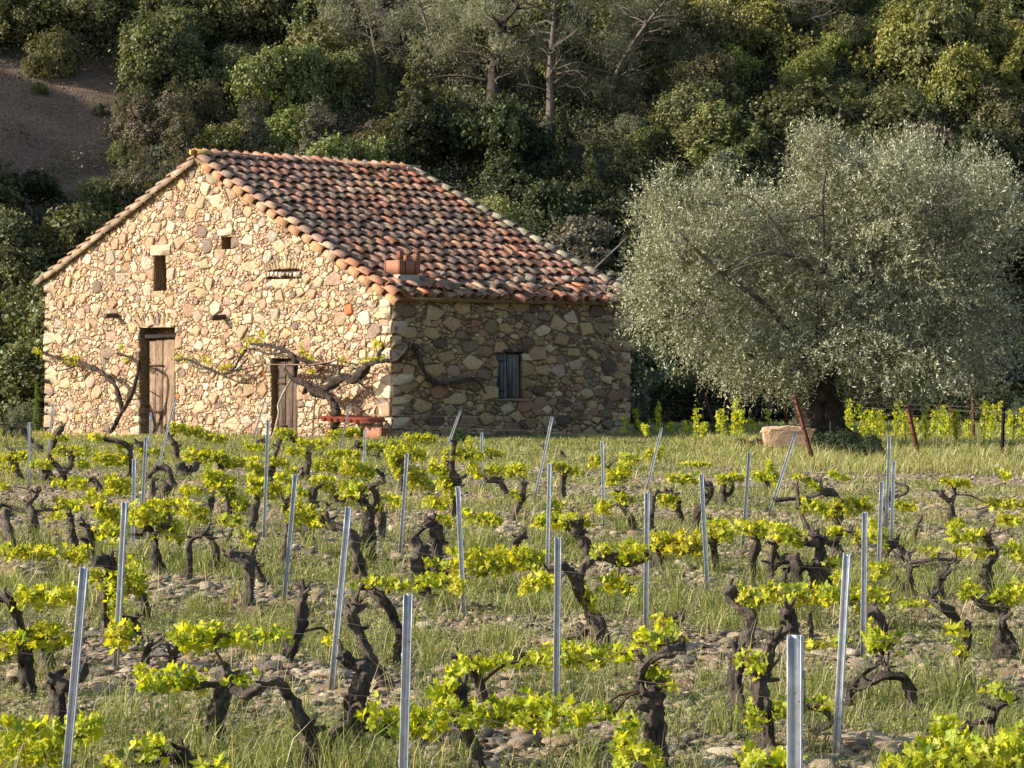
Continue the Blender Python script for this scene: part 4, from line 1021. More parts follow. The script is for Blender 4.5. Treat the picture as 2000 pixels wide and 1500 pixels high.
limbs = [([(1605, 760, 0), (1560, 680, -.4), (1500, 600, -.9), (1420, 540, -1.2), (1340, 470, -1.3), (1290, 400, -1.1)], 0.081), ([(1610, 700, 0), (1600, 600, -.5), (1580, 520, -1.2), (1520, 495, -1.6), (1470, 500, -1.8), (1430, 530, -1.9)], 0.068),
         ([(1610, 680, 0), (1612, 560, -.6), (1608, 460, -1.0), (1606, 380, -1.1), (1612, 330, -1.1), (1590, 290, -1.0)], 0.062), ([(1612, 660, .1), (1680, 560, -.2), (1730, 450, -.7), (1760, 360, -1.0), (1765, 300, -.9)], 0.074),
         ([(1612, 700, .1), (1720, 620, -.4), (1830, 500, -1.0), (1900, 420, -1.1), (1940, 380, -1.0)], 0.068), ([(1605, 740, 0), (1480, 700, -.8), (1390, 650, -1.2), (1320, 600, -1.2)], 0.050),
         ([(1612, 720, 0), (1730, 700, -.5), (1850, 660, -.8), (1900, 620, -.7)], 0.050), ([(1560, 520, -1.3), (1500, 420, -1.7), (1450, 380, -1.8), (1410, 400, -1.9), (1400, 430, -1.9)], 0.022), ([(1606, 420, -1.1), (1560, 430, -1.6), (1500, 440, -1.9), (1460, 470, -2.0)], 0.019),
         ([(1730, 480, -.9), (1790, 430, -1.4), (1850, 400, -1.7), (1880, 385, -1.8)], 0.019), ([(1605, 640, -1), (1600, 560, -1.9), (1590, 540, -2.1)], 0.025)]
for q, (pth, r0) in enumerate(limbs):
    mb = MB(); n = len(pth); tube(mb, [op(*t) for t in pth], np.linspace(r0, r0 * .15, n) * .85, .1, 8, .15, q, (1, 1, 1), 4)
    for _ in range(5):
        a = ro.integers(1, n); p0 = op(*pth[a]); dd = ro.normal(size=3); dd[2] = abs(dd[2]) * .6; dd /= np.linalg.norm(dd); L = ro.uniform(.4, 1.1)
        tube(mb, [p0, p0 + dd * L * .5 + ro.normal(0, .05, 3), p0 + dd * L + ro.normal(0, .1, 3)], [.012, .008, .003], .12, 5, 0, 0, (1.3, 1.25, 1.2))
    obj('limb', mb.mesh('olive_limb', True), M_obark, oli)

# pale rock under the olive tree
rd = depth_at(886); rv = rock_verts(ICO2[0], 5, 1.0, .22); n_ = np.abs(rv) ** .42 * np.sign(rv); rv = n_ * np.array([.475, .30, .155]); rv[:, 2] *= 1.2; rv += .025 * np.sign(rv) * np.abs(fbm(rv[:, 0] * 5, rv[:, 2] * 22, rv[:, 1] * 5, 3, 9))[:, None] * 3; rv[:, 2] += .13 + .03 * fbm(rv[:, 0] * 6, rv[:, 1] * 6, 0, 3, 4)
m_ = MB(); m_.add(rv, ICO2[1], (.60, .43, .29)); o = obj('boulder', m_.mesh('boulder', True), M_stone); o.data.polygons.foreach_set('use_smooth', np.zeros(len(o.data.polygons), bool)); rx_ = (1536 - 1000) / F * rd; o.location = (rx_, rd, float(H(rx_, rd)) + .10)
o['label'] = 'large flat-topped tan boulder lying in the grass under the olive tree'; o['category'] = 'rock'
# ------------------------------------------------------------------ vineyard: traced from the photograph, every foot set on the ground at its own distance
# vine = (foot x, foot y, [strokes]); stroke = (w_px, [(x, y), ...]) from the foot or a branching point outward
VN = [
 (122, 1432, [(34, [(122, 1432), (116, 1390), (108, 1345), (104, 1322)]), (26, [(112, 1345), (140, 1330), (158, 1310), (160, 1292)])]),
 (60, 1345, [(22, [(60, 1345), (50, 1300), (42, 1250), (34, 1205), (20, 1172), (0, 1165), (-20, 1180)])]),
 (92, 1300, [(34, [(92, 1300), (88, 1270), (76, 1240)])]),
 (412, 1445, [(34, [(412, 1445), (420, 1405), (434, 1360), (446, 1322)]), (11, [(440, 1340), (405, 1338), (360, 1342), (300, 1335), (275, 1328)]), (9, [(446, 1322), (432, 1290), (415, 1262)])]),
 (606, 1500, [(36, [(606, 1505), (606, 1460), (603, 1430)]), (24, [(603, 1430), (586, 1400), (566, 1363), (545, 1332), (520, 1335), (500, 1348), (478, 1358), (455, 1348)])]),
 (630, 1490, [(20, [(628, 1495), (645, 1441), (677, 1415), (708, 1417), (742, 1428), (765, 1436)]), (12, [(685, 1415), (684, 1395), (688, 1382)])]),
 (770, 1345, [(30, [(790, 1338), (760, 1337), (734, 1306), (716, 1269), (698, 1233), (684, 1199), (676, 1182)]), (14, [(684, 1199), (694, 1182), (697, 1165)])]),
 (690, 1440, [(32, [(690, 1440), (692, 1394), (698, 1368), (708, 1329), (716, 1306), (690, 1298), (668, 1275)])]),
 (778, 1282, [(22, [(778, 1282), (784, 1246), (773, 1218), (755, 1186), (735, 1160), (716, 1145), (704, 1140)])]),
 (708, 1128, [(22, [(712, 1135), (705, 1120), (698, 1087), (690, 1050), (666, 1032), (638, 1022)])]),
 (555, 1285, [(26, [(552, 1287), (570, 1259), (586, 1225), (590, 1173), (594, 1160)]), (7, [(587, 1236), (610, 1229), (632, 1228), (648, 1250), (660, 1272)])]),
 (948, 1500, [(24, [(948, 1505), (921, 1454), (905, 1420), (898, 1390)]), (30, [(900, 1392), (896, 1365), (904, 1342)])]),
 (953, 1378, [(17, [(953, 1378), (937, 1337), (916, 1306), (905, 1290)])]),
 (1284, 1500, [(38, [(1284, 1505), (1281, 1440), (1279, 1385), (1276, 1358)]), (22, [(1276, 1362), (1256, 1350), (1250, 1326), (1260, 1298), (1281, 1282), (1307, 1274), (1336, 1266)]), (12, [(1276, 1345), (1290, 1340)])]),
 (1184, 1262, [(28, [(1184, 1262), (1169, 1222), (1146, 1181), (1130, 1150), (1126, 1130)]), (16, [(1126, 1134), (1104, 1108), (1090, 1110), (1072, 1116)]), (17, [(1130, 1130), (1142, 1105), (1160, 1089), (1185, 1088), (1215, 1098), (1242, 1098), (1265, 1086)]), (20, [(1172, 1240), (1150, 1228), (1140, 1240)])]),
 (1148, 1100, [(24, [(1148, 1100), (1146, 1066), (1130, 1043), (1122, 1028)])]),
 (1455, 1268, [(24, [(1452, 1268), (1463, 1233), (1472, 1202), (1442, 1186), (1430, 1165), (1424, 1148)])]),
 (1440, 1395, [(30, [(1440, 1395), (1437, 1329), (1443, 1290), (1438, 1275)])]),
 (1498, 1478, [(36, [(1500, 1480), (1497, 1420), (1488, 1368), (1481, 1329), (1494, 1295), (1508, 1258), (1513, 1250)]), (14, [(1492, 1310), (1506, 1304)])]),
 (1546, 1248, [(26, [(1546, 1248), (1540, 1215), (1540, 1190)]), ]),
 (1583, 1255, [(10, [(1583, 1255), (1584, 1225), (1580, 1200)])]),
 (1732, 1250, [(26, [(1732, 1250), (1722, 1222), (1708, 1200), (1697, 1190)])]),
 (1872, 1222, [(20, [(1874, 1222), (1858, 1200), (1838, 1185), (1820, 1172)])]),
 (1896, 1345, [(14, [(1897, 1345), (1888, 1318), (1874, 1297), (1888, 1262), (1891, 1215)])]),
 (1970, 1290, [(28, [(1970, 1290), (1962, 1250), (1956, 1212), (1962, 1178)]), (20, [(1960, 1180), (1937, 1184), (1905, 1172)])]),
 (1662, 1375, [(22, [(1782, 1348), (1772, 1332), (1735, 1320), (1700, 1332), (1660, 1346), (1658, 1376)]), (10, [(1664, 1338), (1690, 1312), (1712, 1298), (1724, 1278)]), (14, [(1735, 1320), (1732, 1302)])]),
 (1570, 1450, [(12, [(1552, 1450), (1590, 1430), (1622, 1412), (1608, 1388), (1570, 1382)]), (8, [(1622, 1412), (1634, 1400)])]),
 (1925, 1450, [(20, [(1925, 1452), (1938, 1410), (1945, 1385), (1966, 1368)]), (12, [(1938, 1408), (1910, 1410), (1895, 1420), (1888, 1448)])]),
 (1315, 1225, [(20, [(1310, 1230), (1308, 1215), (1300, 1204)]), (12, [(1304, 1206), (1325, 1214), (1334, 1200)])]),
 # left middle
 (76, 885, [(14, [(78, 888), (75, 874), (62, 866), (50, 848), (42, 838)])]), (94, 948, [(16, [(95, 948), (92, 925), (84, 914)]), (14, [(92, 925), (98, 890), (110, 850), (122, 835)])]),
 (127, 962, [(16, [(128, 965), (125, 940), (125, 922), (138, 908), (141, 890)]), (12, [(125, 926), (112, 910), (106, 903)])]), (46, 942, [(12, [(46, 942), (34, 918), (26, 900), (20, 880)])]),
 (256, 945, [(12, [(257, 945), (256, 905), (252, 874), (232, 862), (204, 857)])]), (296, 905, [(12, [(298, 906), (286, 887), (270, 866)])]), (345, 910, [(13, [(344, 912), (346, 895), (343, 874), (332, 855), (320, 838)])]),
 (335, 960, [(15, [(337, 962), (333, 930), (322, 914), (300, 920), (290, 932)])]), (370, 945, [(16, [(372, 948), (362, 925), (350, 908)]), (13, [(364, 926), (378, 914), (384, 905)])]), (188, 962, [(14, [(188, 964), (190, 950), (184, 938), (168, 936)])]),
 (62, 1052, [(19, [(62, 1054), (65, 1010), (56, 986), (72, 964)]), (9, [(60, 1000), (35, 996), (8, 986), (0, 990)]), (7, [(66, 1000), (85, 995), (112, 996)])]),
 (30, 1064, [(21, [(36, 1068), (18, 1040), (10, 1010), (8, 995)])]), (146, 1075, [(17, [(146, 1076), (142, 1040), (138, 1008)])]), (172, 1088, [(24, [(172, 1090), (174, 1058), (168, 1026)]), (14, [(175, 1052), (188, 1040)])]),
 (198, 1032, [(18, [(198, 1034), (201, 1010), (192, 996)])]), (296, 984, [(14, [(296, 985), (297, 960), (298, 938)])]), (326, 975, [(22, [(328, 978), (322, 962), (328, 950)])]), (406, 1008, [(12, [(405, 1010), (412, 985), (418, 962)])]),
 (452, 1028, [(13, [(452, 1030), (446, 1000), (442, 968)])]), (490, 1038, [(15, [(489, 1040), (496, 1005), (504, 975), (506, 958)])]), (312, 1118, [(15, [(312, 1120), (305, 1080), (299, 1048), (290, 1030), (272, 1044)]), (10, [(300, 1045), (318, 1030), (332, 1020)])]),
 (366, 1132, [(15, [(362, 1134), (370, 1100), (369, 1066), (380, 1050), (400, 1042)])]), (410, 1112, [(15, [(412, 1114), (422, 1078), (412, 1052), (402, 1042)])]), (486, 1185, [(19, [(484, 1186), (488, 1140), (486, 1104), (470, 1092), (452, 1086), (450, 1076)]), (12, [(488, 1100), (492, 1078), (498, 1066)])]),
 (512, 1140, [(16, [(524, 1138), (510, 1128), (498, 1104), (492, 1085)])]), (430, 1070, [(9, [(428, 1072), (444, 1052), (456, 1038)])]), (208, 1255, [(20, [(210, 1258), (206, 1205), (207, 1150), (205, 1115)]), (28, [(240, 1112), (215, 1100), (184, 1096)])]),
 (284, 1200, [(20, [(286, 1202), (282, 1180), (276, 1160)])]), (262, 1240, [(22, [(272, 1235), (256, 1215), (240, 1208)])]), (282, 1302, [(14, [(280, 1304), (285, 1280), (292, 1264)])]), (336, 1305, [(16, [(333, 1306), (338, 1285), (345, 1268)])]),
 (350, 1500, [(26, [(385, 1502), (362, 1482), (350, 1462)]), (18, [(362, 1485), (320, 1480), (290, 1495)])]),
 # centre
 (531, 955, [(11, [(530, 957), (530, 912), (543, 872), (548, 860)])]), (594, 942, [(16, [(592, 944), (600, 912), (604, 884)])]), (630, 925, [(13, [(630, 928), (629, 905), (640, 895)])]), (688, 895, [(15, [(678, 902), (684, 885), (698, 872)])]),
 (662, 995, [(15, [(662, 998), (658, 978), (652, 960)]), (12, [(662, 990), (672, 972), (676, 956)])]), (606, 1064, [(18, [(600, 1066), (604, 1024), (609, 990), (613, 955)]), (11, [(600, 1058), (588, 1040)])]), (556, 1100, [(13, [(555, 1102), (560, 1050), (558, 1010), (556, 980)])]),
 (717, 1098, [(26, [(716, 1100), (720, 1055), (722, 1015), (712, 985), (702, 974)]), (15, [(722, 1010), (736, 985), (734, 965), (722, 950)])]), (740, 1062, [(18, [(742, 1064), (746, 1030), (744, 1000), (735, 975)]), (9, [(726, 950), (742, 944)])]), (757, 950, [(10, [(757, 952), (748, 930), (734, 918)])]),
 (782, 975, [(16, [(781, 976), (786, 935), (784, 900)])]), (768, 1006, [(10, [(768, 1008), (767, 985)])]), (886, 1022, [(14, [(886, 1024), (890, 970), (886, 930), (880, 902), (888, 862)]), (12, [(886, 926), (898, 935), (896, 955)])]),
 (822, 1125, [(28, [(824, 1126), (820, 1087), (806, 1048)]), (10, [(808, 1050), (826, 1030), (845, 1020)])]), (852, 1095, [(28, [(850, 1098), (854, 1060), (852, 1026)]), (14, [(852, 1030), (836, 1018), (850, 1010)])]), (860, 1130, [(26, [(862, 1132), (858, 1118), (846, 1110)])]), (836, 1185, [(22, [(838, 1186), (836, 1165), (832, 1147)])]),
 (995, 978, [(15, [(997, 980), (984, 955), (974, 940), (948, 938)])]), (996, 1028, [(15, [(994, 1030), (1006, 1000), (1018, 975), (1022, 940)])]), (1010, 1105, [(17, [(1010, 1106), (1005, 1075), (1012, 1052), (1026, 1042)])]),
 (1099, 982, [(14, [(1099, 984), (1099, 950), (1100, 926)])]), (1099, 900, [(11, [(1100, 905), (1099, 888)])]), (1244, 1045, [(15, [(1245, 1046), (1232, 1014), (1218, 992), (1212, 962)]), ]), (1264, 1050, [(18, [(1262, 1052), (1270, 1010), (1275, 970)])]),
 (1328, 1025, [(15, [(1330, 1026), (1324, 985), (1312, 966)]), (15, [(1312, 966), (1298, 962)])]), (1358, 1035, [(17, [(1356, 1036), (1362, 1000), (1382, 975), (1388, 958), (1378, 945)])]), (1412, 990, [(17, [(1411, 992), (1411, 968), (1414, 944)]), (9, [(1412, 970), (1426, 964), (1432, 950)])]),
 (1397, 1105, [(15, [(1399, 1106), (1394, 1070), (1394, 1046)])]), (1288, 1105, [(16, [(1288, 1106), (1286, 1085), (1280, 1070)])]), (1470, 1140, [(14, [(1468, 1142), (1470, 1105), (1478, 1055)])]),
 # right
 (1632, 1042, [(13, [(1628, 1044), (1640, 1000), (1640, 975)]), (15, [(1640, 980), (1622, 962), (1602, 958), (1600, 938)]), (9, [(1604, 964), (1570, 972), (1512, 976)])]), (1592, 1055, [(12, [(1594, 1056), (1577, 1030), (1562, 995), (1556, 950)])]),
 (1600, 1148, [(23, [(1600, 1150), (1602, 1100), (1600, 1060), (1590, 1040)]), (13, [(1600, 1060), (1580, 1062), (1568, 1056)])]), (1640, 1095, [(17, [(1642, 1096), (1632, 1068), (1612, 1058)]), (9, [(1632, 1062), (1640, 1042), (1662, 1040)])]),
 (1552, 1148, [(30, [(1552, 1150), (1556, 1120), (1550, 1092), (1522, 1096), (1504, 1108)]), (9, [(1530, 1112), (1560, 1115), (1578, 1106)])]), (1508, 1150, [(14, [(1504, 1152), (1506, 1100), (1514, 1064)])]), (1527, 1175, [(14, [(1528, 1178), (1530, 1150), (1532, 1134)])]),
 (1736, 1024, [(9, [(1736, 1026), (1728, 995), (1736, 966)]), (7, [(1736, 970), (1752, 970), (1772, 960), (1768, 948), (1752, 944)])]), (1853, 1045, [(15, [(1852, 1046), (1858, 1010), (1856, 984), (1834, 960)]), (10, [(1858, 984), (1864, 966), (1860, 956)])]),
 (1784, 1058, [(8, [(1782, 1060), (1790, 1030), (1800, 1008)])]), (1927, 1152, [(20, [(1927, 1154), (1926, 1112), (1942, 1082), (1932, 1060), (1928, 1048)])]), (1774, 1155, [(14, [(1775, 1158), (1776, 1110), (1772, 1080)]), (9, [(1774, 1102), (1760, 1088)]), (7, [(1775, 1100), (1830, 1092), (1866, 1096)])]),
 (1834, 1165, [(22, [(1833, 1167), (1836, 1135), (1852, 1112)]), (8, [(1850, 1112), (1854, 1102)])]), (1718, 1112, [(14, [(1712, 1116), (1722, 1090), (1740, 1068), (1750, 1058)]), (8, [(1742, 1066), (1762, 1072), (1772, 1086)])]), (1688, 1075, [(12, [(1690, 1078), (1678, 1058), (1664, 1044)])]),
 (1745, 1180, [(12, [(1742, 1150), (1738, 1165), (1736, 1178)])]), (1768, 1152, [(20, [(1766, 1156), (1756, 1142)])]),
 (505, 880, [(15, [(492, 882), (500, 868), (514, 864)])]), (150, 905, [(9, [(152, 908), (150, 885)])]), (420, 940, [(11, [(420, 942), (432, 915), (428, 890)])]), (585, 875, [(8, [(588, 880), (578, 866), (566, 852)])]), (1062, 890, [(10, [(1066, 895), (1062, 872)])]), (740, 905, [(9, [(742, 908), (736, 890)])]),
 (960, 905, [(8, [(962, 908), (956, 890)])]), (1500, 955, [(9, [(1502, 958), (1496, 930)])]), (225, 905, [(8, [(226, 908), (222, 890)])]), (640, 1005, [(9, [(642, 1008), (640, 985)])]), (1180, 935, [(9, [(1180, 938), (1186, 915)])]),
]
# leafy stretches of cane: (x0, y0, x1, y1, thickness px)
LF = [(0, 1445, 125, 1450, 82), (125, 1430, 195, 1420, 50), (265, 1455, 312, 1462, 40), (205, 1490, 235, 1500, 30), (1445, 1490, 1560, 1492, 46), (1740, 1492, 1880, 1482, 50), (1860, 1480, 2005, 1465, 66), (1818, 1435, 1880, 1425, 46), (1958, 1448, 2005, 1440, 40),
 (1225, 1400, 1215, 1500, 46), (1262, 1462, 1280, 1495, 36), (408, 1492, 432, 1500, 26), (765, 1408, 868, 1412, 50), (908, 1288, 880, 1330, 34), (880, 1330, 850, 1375, 40), (888, 1392, 1000, 1390, 46), (1000, 1385, 1098, 1392, 64), (1108, 1396, 1162, 1390, 36), (1165, 1384, 1195, 1398, 28),
 (928, 1296, 1002, 1296, 26), (714, 1392, 738, 1398, 40), (265, 1328, 310, 1326, 36), (320, 1328, 386, 1322, 42), (345, 1240, 432, 1238, 48), (210, 1240, 262, 1242, 46), (228, 1130, 222, 1200, 44), (0, 1262, 42, 1258, 46), (42, 1244, 130, 1236, 42), (450, 1242, 552, 1236, 24), (455, 1330, 482, 1328, 26), (636, 1250, 648, 1256, 16),
 (1068, 1276, 1160, 1282, 46), (1160, 1284, 1192, 1282, 32), (1214, 1272, 1242, 1268, 34), (1026, 1288, 1060, 1284, 22), (1248, 1256, 1330, 1250, 40), (1280, 1212, 1306, 1218, 30), (1282, 1302, 1302, 1335, 26), (1452, 1394, 1496, 1390, 44), (1508, 1384, 1556, 1392, 28), (1442, 1282, 1488, 1300, 36), (1586, 1374, 1616, 1376, 22),
 (1702, 1220, 1706, 1272, 34), (1728, 1262, 1750, 1254, 30), (1570, 1262, 1600, 1258, 20), (1622, 1252, 1642, 1256, 22), (1498, 1158, 1604, 1160, 38), (1604, 1165, 1640, 1162, 22), (1655, 1165, 1728, 1162, 44), (1708, 1118, 1736, 1110, 28), (1764, 1170, 1780, 1180, 16), (1804, 1174, 1828, 1172, 22), (1876, 1150, 1902, 1150, 32), (1934, 1166, 1978, 1160, 36), (1974, 1150, 2005, 1148, 34),
 (1854, 1228, 1872, 1230, 20), (1864, 1262, 1886, 1270, 24), (1920, 1340, 1950, 1350, 26), (880, 1098, 1020, 1092, 46), (1002, 1080, 1062, 1100, 34), (1018, 1138, 1088, 1136, 30), (1204, 1082, 1262, 1074, 34), (1268, 1058, 1370, 1062, 42), (1158, 1070, 1182, 1072, 24), (1178, 1134, 1234, 1138, 34), (1140, 1150, 1158, 1185, 26),
 (1384, 1032, 1428, 1036, 36), (1436, 1026, 1512, 1036, 26), (1444, 1162, 1502, 1168, 32), (1048, 1014, 1152, 1020, 26), (1076, 984, 1094, 992, 22), (1160, 990, 1190, 990, 22), (1198, 968, 1232, 974, 18), (1284, 974, 1322, 980, 22), (1302, 936, 1368, 934, 16), (1184, 932, 1232, 916, 32), (1150, 902, 1176, 900, 20), (1212, 894, 1250, 898, 16), (1260, 890, 1294, 882, 20),
 (1074, 906, 1110, 920, 22), (1106, 918, 1140, 922, 14), (1400, 936, 1452, 930, 16), (1470, 928, 1520, 934, 18), (998, 912, 1026, 918, 20), (1000, 960, 1020, 975, 14), (1498, 906, 1516, 942, 28), (1568, 986, 1612, 988, 24), (1616, 990, 1702, 986, 26), (1612, 1005, 1628, 1010, 16), (1508, 1032, 1562, 1052, 34), (1610, 1038, 1648, 1040, 16), (1670, 1046, 1684, 1050, 22), (1696, 1028, 1722, 1050, 30),
 (1612, 1098, 1640, 1104, 20), (1632, 1128, 1650, 1130, 20), (1744, 986, 1786, 990, 14), (1838, 938, 1892, 942, 14), (1928, 982, 2002, 986, 16), (1850, 1046, 1920, 1046, 20), (1856, 1026, 1876, 1024, 18), (1954, 1012, 1998, 1014, 16), (1972, 1068, 2004, 1092, 28), (1818, 1080, 1836, 1082, 18), (1868, 1078, 1886, 1080, 14), (1904, 1078, 1924, 1080, 18), (1956, 926, 1972, 930, 14),
 (0, 892, 56, 890, 18), (104, 880, 172, 882, 14), (186, 892, 252, 896, 24), (148, 904, 172, 908, 14), (172, 850, 202, 856, 12), (104, 940, 120, 942, 16), (132, 940, 168, 946, 22), (204, 945, 256, 950, 36), (168, 966, 200, 980, 28), (112, 984, 158, 988, 22), (190, 992, 236, 1010, 32), (252, 1002, 302, 1000, 42), (306, 984, 352, 988, 26), (356, 988, 402, 1008, 32), (306, 1028, 352, 1038, 36),
 (356, 958, 392, 956, 16), (360, 888, 442, 892, 22), (398, 925, 460, 958, 40), (444, 980, 482, 984, 26), (484, 942, 522, 952, 30), (196, 1034, 240, 1048, 32), (4, 1078, 106, 1080, 28), (118, 1078, 170, 1082, 28), (172, 1118, 202, 1128, 26), (208, 1128, 246, 1148, 42), (248, 1104, 276, 1148, 42), (32, 1164, 146, 1162, 34), (428, 1012, 472, 1018, 20), (470, 1042, 498, 1060, 22), (0, 945, 10, 950, 16),
 (498, 950, 552, 958, 30), (538, 846, 578, 850, 22), (578, 866, 616, 870, 16), (616, 864, 638, 866, 16), (558, 920, 580, 922, 16), (612, 906, 662, 910, 22), (668, 908, 728, 924, 30), (610, 940, 656, 948, 26), (666, 944, 684, 950, 16), (556, 994, 622, 1010, 42), (620, 1014, 640, 1020, 18), (690, 952, 712, 956, 18), (758, 884, 782, 922, 32), (766, 882, 832, 888, 26), (798, 940, 848, 950, 24),
 (838, 906, 872, 920, 24), (868, 886, 936, 890, 20), (914, 856, 922, 886, 11), (854, 936, 886, 958, 30), (832, 976, 876, 984, 20), (746, 970, 788, 986, 20), (726, 988, 748, 994, 14), (916, 914, 942, 926, 20), (948, 916, 1002, 920, 18), (908, 1008, 976, 1018, 24), (852, 1012, 882, 1020, 18), (700, 1138, 722, 1140, 20), (726, 1130, 792, 1144, 16), (808, 1138, 872, 1134, 24), (882, 1134, 904, 1154, 26),
 (832, 1098, 872, 1102, 16), (790, 856, 852, 856, 18), (760, 868, 812, 872, 18), (640, 850, 702, 842, 18), (330, 832, 400, 846, 18), (400, 850, 440, 860, 16), (85, 850, 130, 856, 10), (940, 880, 990, 888, 12), (0, 915, 30, 918, 12), (270, 880, 320, 884, 12), (440, 905, 500, 902, 18), (520, 900, 560, 905, 16), (640, 884, 700, 888, 18), (700, 870, 760, 874, 16), (560, 880, 600, 884, 14),
 (400, 880, 440, 900, 16), (480, 870, 520, 874, 14), (230, 870, 262, 872, 12), (60, 905, 100, 908, 14), (1330, 905, 1390, 908, 8), (560, 955, 600, 962, 18), (480, 905, 520, 925, 22), (660, 960, 700, 968, 18), (780, 915, 830, 925, 20), (540, 930, 580, 940, 16), (300, 1010, 330, 1000, 16), (100, 1010, 130, 1005, 10), (1550, 930, 1600, 950, 12), (1620, 925, 1660, 935, 9)]
NUM = ['first', 'second', 'third', 'fourth', 'fifth', 'sixth', 'seventh', 'eighth', 'ninth', 'tenth', 'eleventh', 'twelfth', 'thirteenth', 'fourteenth', 'fifteenth', 'sixteenth', 'seventeenth', 'eighteenth', 'nineteenth', 'twentieth', 'twenty-first', 'twenty-second', 'twenty-third', 'twenty-fourth', 'twenty-fifth']
def row_of(d, x): return int(np.clip(round((rowq(x, d) - 7.3) / 2.62) , -1, 12)) + 1
rv_ = np.random.default_rng(21)
vines = []
for (fx, fy, strokes) in VN:
    d = depth_at(fy); x = (fx - 1000) / F * d; vines.append(dict(fx=fx, fy=fy, d=d, x=x, st=strokes, row=row_of(d, x), leaf=[]))
# a leafy stretch belongs to the vine whose wood ends nearest to it
for (x0, y0, x1, y1, th) in LF:
    da = 1.13 * F / (max((y0 + y1) / 2, 840) - HY); best = None
    for v in vines:
        ra = v['d'] / da
        if not .72 < ra < 1.38: continue
        for (w, pts) in v['st']:
            for (qx, qy) in pts:
                for (ex, ey) in ((x0, y0), (x1, y1), ((x0 + x1) / 2, (y0 + y1) / 2)):
                    if (qy - ey) > 60 * 12 / v['d']: continue
                    dd = sqrt((qx - ex) ** 2 + (qy - ey) ** 2 * 1.5) * v['d'] / 12 + 60 * abs(ra - 1)
                    if best is None or dd < best[0]: best = (dd, v, (qx, qy), (ex, ey))
    if best is None:
        v = min(vines, key=lambda v: abs(v['fx'] - x0) + abs(v['d'] - da) * 60); best = (999, v, v['st'][0][1][-1], (x0, y0))
    best[1]['leaf'].append((x0, y0, x1, y1, th, best[0], best[2], best[3]))

# leaf shapes: folded, five-lobed
def leaf_shape(seed, young=False):
    r = np.random.default_rng(seed)
    ang = np.radians([0, 12, 24, 36, 48, 60, 72, 86, 100, 112, 128, 142, 156, 168, 180]); rad = np.array([1.0, .84, .74, .58, .80, .92, .78, .60, .50, .66, .76, .62, .52, .40, .10])
    if young: rad = rad ** 1.5
    pts = [(rad[i] * r.uniform(.88, 1.12), ang[i]) for i in range(15)]
    ring = [(q * sin(a), q * cos(a)) for q, a in pts] + [(-q * sin(a), q * cos(a)) for q, a in pts[-2:0:-1]]
    fold = r.uniform(.05, .75); cup = r.uniform(-.45, .45); ph = r.uniform(0, 6); rip = r.uniform(.05, .16)
    V = [(0, 0, 0)] + [(x, y, abs(x) * fold + cup * (x * x + y * y) + rip * sin(4 * math.atan2(x, y) + ph) + r.normal(0, .03)) for x, y in ring]
    n = len(ring); fs = [[0, i + 1, (i + 1) % n + 1] for i in range(n)]
    return np.array(V) * np.array([.6, .6, .6]), fs
LS = []
for s in range(8):
    V, fs = leaf_shape(s, s > 5); m_ = MB(); t = np.ones((len(V), 3)) * .95; t[0] = (.8, .95, 1.0); m_.add(V, fs, t); me = m_.mesh('leaf'); me.materials.append(M_leaf); LS.append((V, fs, me))
LFA = [(np.array([list(f) for f in fs])) for V, fs, me in LS]
LCOL = [np.array(c) for c in ((.44, .47, .035), (.56, .56, .05), (.34, .41, .035), (.62, .60, .10), (.18, .25, .03))]
n_leaf_obj = 0
def frames(n, r):
    """random leaf orientations: blades face up, outward or hang"""
    nrm = r.normal(size=(n, 3)); nrm[:, 2] = np.abs(nrm[:, 2]) * .8 + .15; nrm[:, 1] -= .3; nrm /= np.linalg.norm(nrm, axis=1)[:, None]
    tip = r.normal(size=(n, 3)); tip[:, 2] -= .35; tip -= (tip * nrm).sum(1)[:, None] * nrm; tip /= np.linalg.norm(tip, axis=1)[:, None]
    return np.stack([np.cross(tip, nrm), tip, nrm], -1)      # columns x, y, z
def add_leaves(parent, PTS, size, r, single, base, colmul=1.0, cname='foliage'):
    global n_leaf_obj
    n = len(PTS); Rm = frames(n, r)
    if single:
        for i in range(n):
            k = int(r.integers(8)); c = LCOL[int(r.choice(5, p=[.31, .26, .19, .11, .13]))] * r.uniform(.8, 1.15) * colmul
            o = obj('leaf', LS[k][2], None, parent, color=np.clip(c, 0, 1))
            M = Matrix(Rm[i].tolist()).to_4x4() @ Matrix.Scale(float(size[i]), 4); M.translation = Vector(PTS[i] - base); o.matrix_local = M; n_leaf_obj += 1
        return None
    Vs = []; Fs = []; Ts = []; nv = 0; ks = r.integers(0, 8, n)
    for k in range(8):
        m = ks == k
        if not m.any(): continue
        V = LS[k][0]; W_ = np.einsum('nij,vj->nvi', Rm[m], V) * size[m][:, None, None] + (PTS[m] - base)[:, None]
        c = np.array(LCOL)[r.choice(5, m.sum(), p=[.31, .26, .19, .11, .13])] * r.uniform(.7, 1.15, m.sum())[:, None] * colmul
        Vs.append(W_.reshape(-1, 3)); Ts.append(np.repeat(c, len(V), 0)); Fs.append((LFA[k][None] + (np.arange(m.sum()) * len(V))[:, None, None] + nv).reshape(-1, 3)); nv += m.sum() * len(V)
    return obj(cname, new_mesh('leaves', np.vstack(Vs), np.vstack(Fs), np.vstack(Ts)), M_leaf, parent, kind='stuff')

